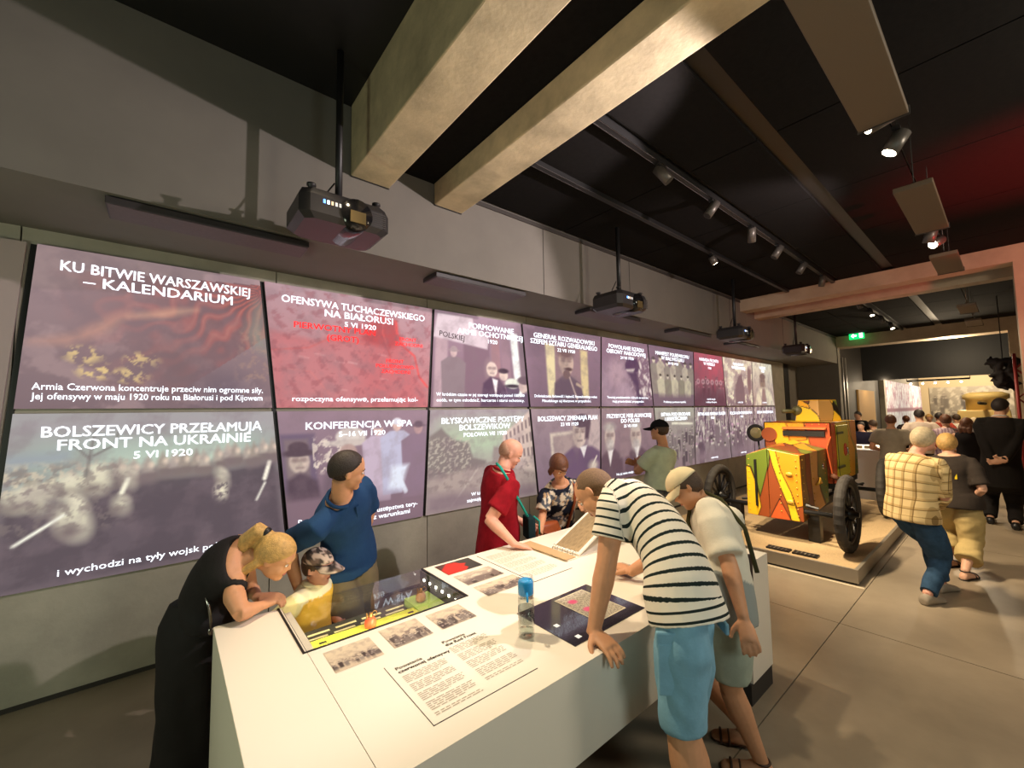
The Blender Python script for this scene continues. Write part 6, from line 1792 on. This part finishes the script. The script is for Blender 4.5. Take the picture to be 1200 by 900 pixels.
# ---- visitors further back
def visitor(label, X, px, py_top, topc, botc, hairm, yaw, female=False, skin='fair', long=False, sleeve=.7, skirt=False, pat=None):
    b = at(px, py_top, X=X); hgt = b[2]; Y = b[1]
    ya = math.radians(yaw); f = np.array([math.cos(ya), math.sin(ya), 0]); l = np.array([-f[1], f[0], 0])
    pel = np.array([X, Y, .53*hgt]); nk = np.array([X, Y, .835*hgt])+f*.01
    locks = [([(x, -.03, -.01), (x*1.1, -.04, -.06), (x*1.1, -.04, -.11)], [.022, .024, .012]) for x in (-.03, 0, .03)] if long else []
    P_ = person('person', label, hgt, pel, nk, yaw, tuple(nk+f*2+np.array((0, 0, -.3))), {s_: pel+l*k*.16+f*.16+np.array((0, 0, .12)) for s_, k in (('L', 1), ('R', -1))},
        {s_: tuple((pel+l*k*.09)[:2]) for s_, k in (('L', 1), ('R', -1))}, female=female, skin=skin, detail=False, group='visitors further back',
        top=dict(mat=VCL if pat else CLOTH('v%d%d%d' % topc, S(*topc)), sleeve=sleeve, hem=-.2, loose=.022, sloose=.02, pattern=pat),
        bottom=dict(mat=CLOTH('v%d%d%d' % botc, S(*botc)), end=.4 if skirt else .97, loose=.03 if skirt else .018, name='skirt' if skirt else 'trousers'), shoes=('shoe', SHOED),
        hair=dict(mat=hairm, th=.12 if female else .07, cov=hairline(-.6 if female else -.38, .85, .2), locks=locks), vox=.017)
    return P_


visitor('man in a grey shirt seen from behind, right of the armoured car', 9.6, 1043, 484, (150, 138, 120), (70, 66, 62), HAIRR, 10, skin='tan')
visitor('person in navy holding a phone behind the white showcase', 11.9, 1009, 493, (36, 34, 52), (40, 38, 44), HAIRD, 175)
visitor('woman in a black and white patterned dress behind the white showcase', 12.4, 1024, 491, (190, 180, 170), (150, 140, 132), HAIRB, 60, True, pat=floral)
visitor('man with dark hair in a white shirt behind the man in plaid', 11.6, 1077, 478, (214, 196, 180), (60, 56, 54), HAIRD, 20)
def vstripe(Q, s, lat, dep, tor):
    C_ = np.tile(rgb((214, 190, 196)), (len(Q), 1)); C_[((lat/.04) % 1) < .35] = rgb((150, 120, 140)); return C_
visitor('woman in a pale striped blouse beyond the woman in beige trousers', 10.8, 1108, 484, (214, 190, 196), (60, 50, 50), HAIRR, 20, True, pat=vstripe)
visitor('woman with long hair in black top and skirt, left of the suited man', 10.3, 1131, 488, (26, 22, 24), (24, 22, 24), HAIRR, -15, True, 'tan', True, sleeve=0, skirt=True)
visitor('dark silhouette of a person before the lit ochre niche', 15.2, 1006, 481, (26, 24, 26), (26, 24, 26), HAIRD, 150)
visitor('far man in a red shirt left of the yellow vehicle', 14.2, 1100, 482, (170, 70, 56), (60, 56, 60), HAIRD, 10)
visitor('far visitor in white left of the yellow vehicle', 15.0, 1121, 484, (226, 220, 206), (90, 84, 80), HAIRB, 30)
visitor('far visitor in a beige top in the middle of the crowd', 16.0, 1088, 484, (196, 160, 120), (70, 60, 56), HAIRL, 190, True)
visitor('far visitor in dark clothes beside the bright far screen', 15.5, 1062, 486, (60, 50, 50), (46, 42, 42), HAIRR, 30, True)
visitor('far visitor in grey in front of the yellow vehicle', 14.4, 1141, 488, (120, 112, 110), (60, 58, 58), HAIRG, 10)
# dark ragged bundle beside the red mast
rs_ = np.random.RandomState(4); mb_ = MB()
for i in range(60):
    z_ = 2.05+.52*rs_.rand(); q_ = np.array((11.6+rs_.uniform(-.10, .10), .04+rs_.uniform(-.15, .15)*(.6+(z_-2.05)), z_)); d_ = un(rs_.normal(size=3)); e_ = un(np.cross(d_, (0, .3, 1)))
    mb_.ell(q_, d_, e_, np.cross(d_, e_), rs_.uniform(.06, .13), rs_.uniform(.03, .05), rs_.uniform(.02, .04), 8, 6)
me = remesh(mb_, .022, 1, .3); me.materials.append(mat('black_cloth', S(34, 28, 28), .9)); me.name = 'dark_drapery'
cl = bpy.data.objects.new('dark_drapery', me); col.objects.link(cl); WLOC[cl.name] = (0, 0, 0)
tag(cl, 'dark ragged cloth bundle hanging beside the red mast', 'cloth')
MB().tube([(11.6, .05, 2.5), (11.6, .05, CEIL)], .008, 6).build('hanging_line', BLACK, cl)
bpy.data.scenes.remove(TMP)
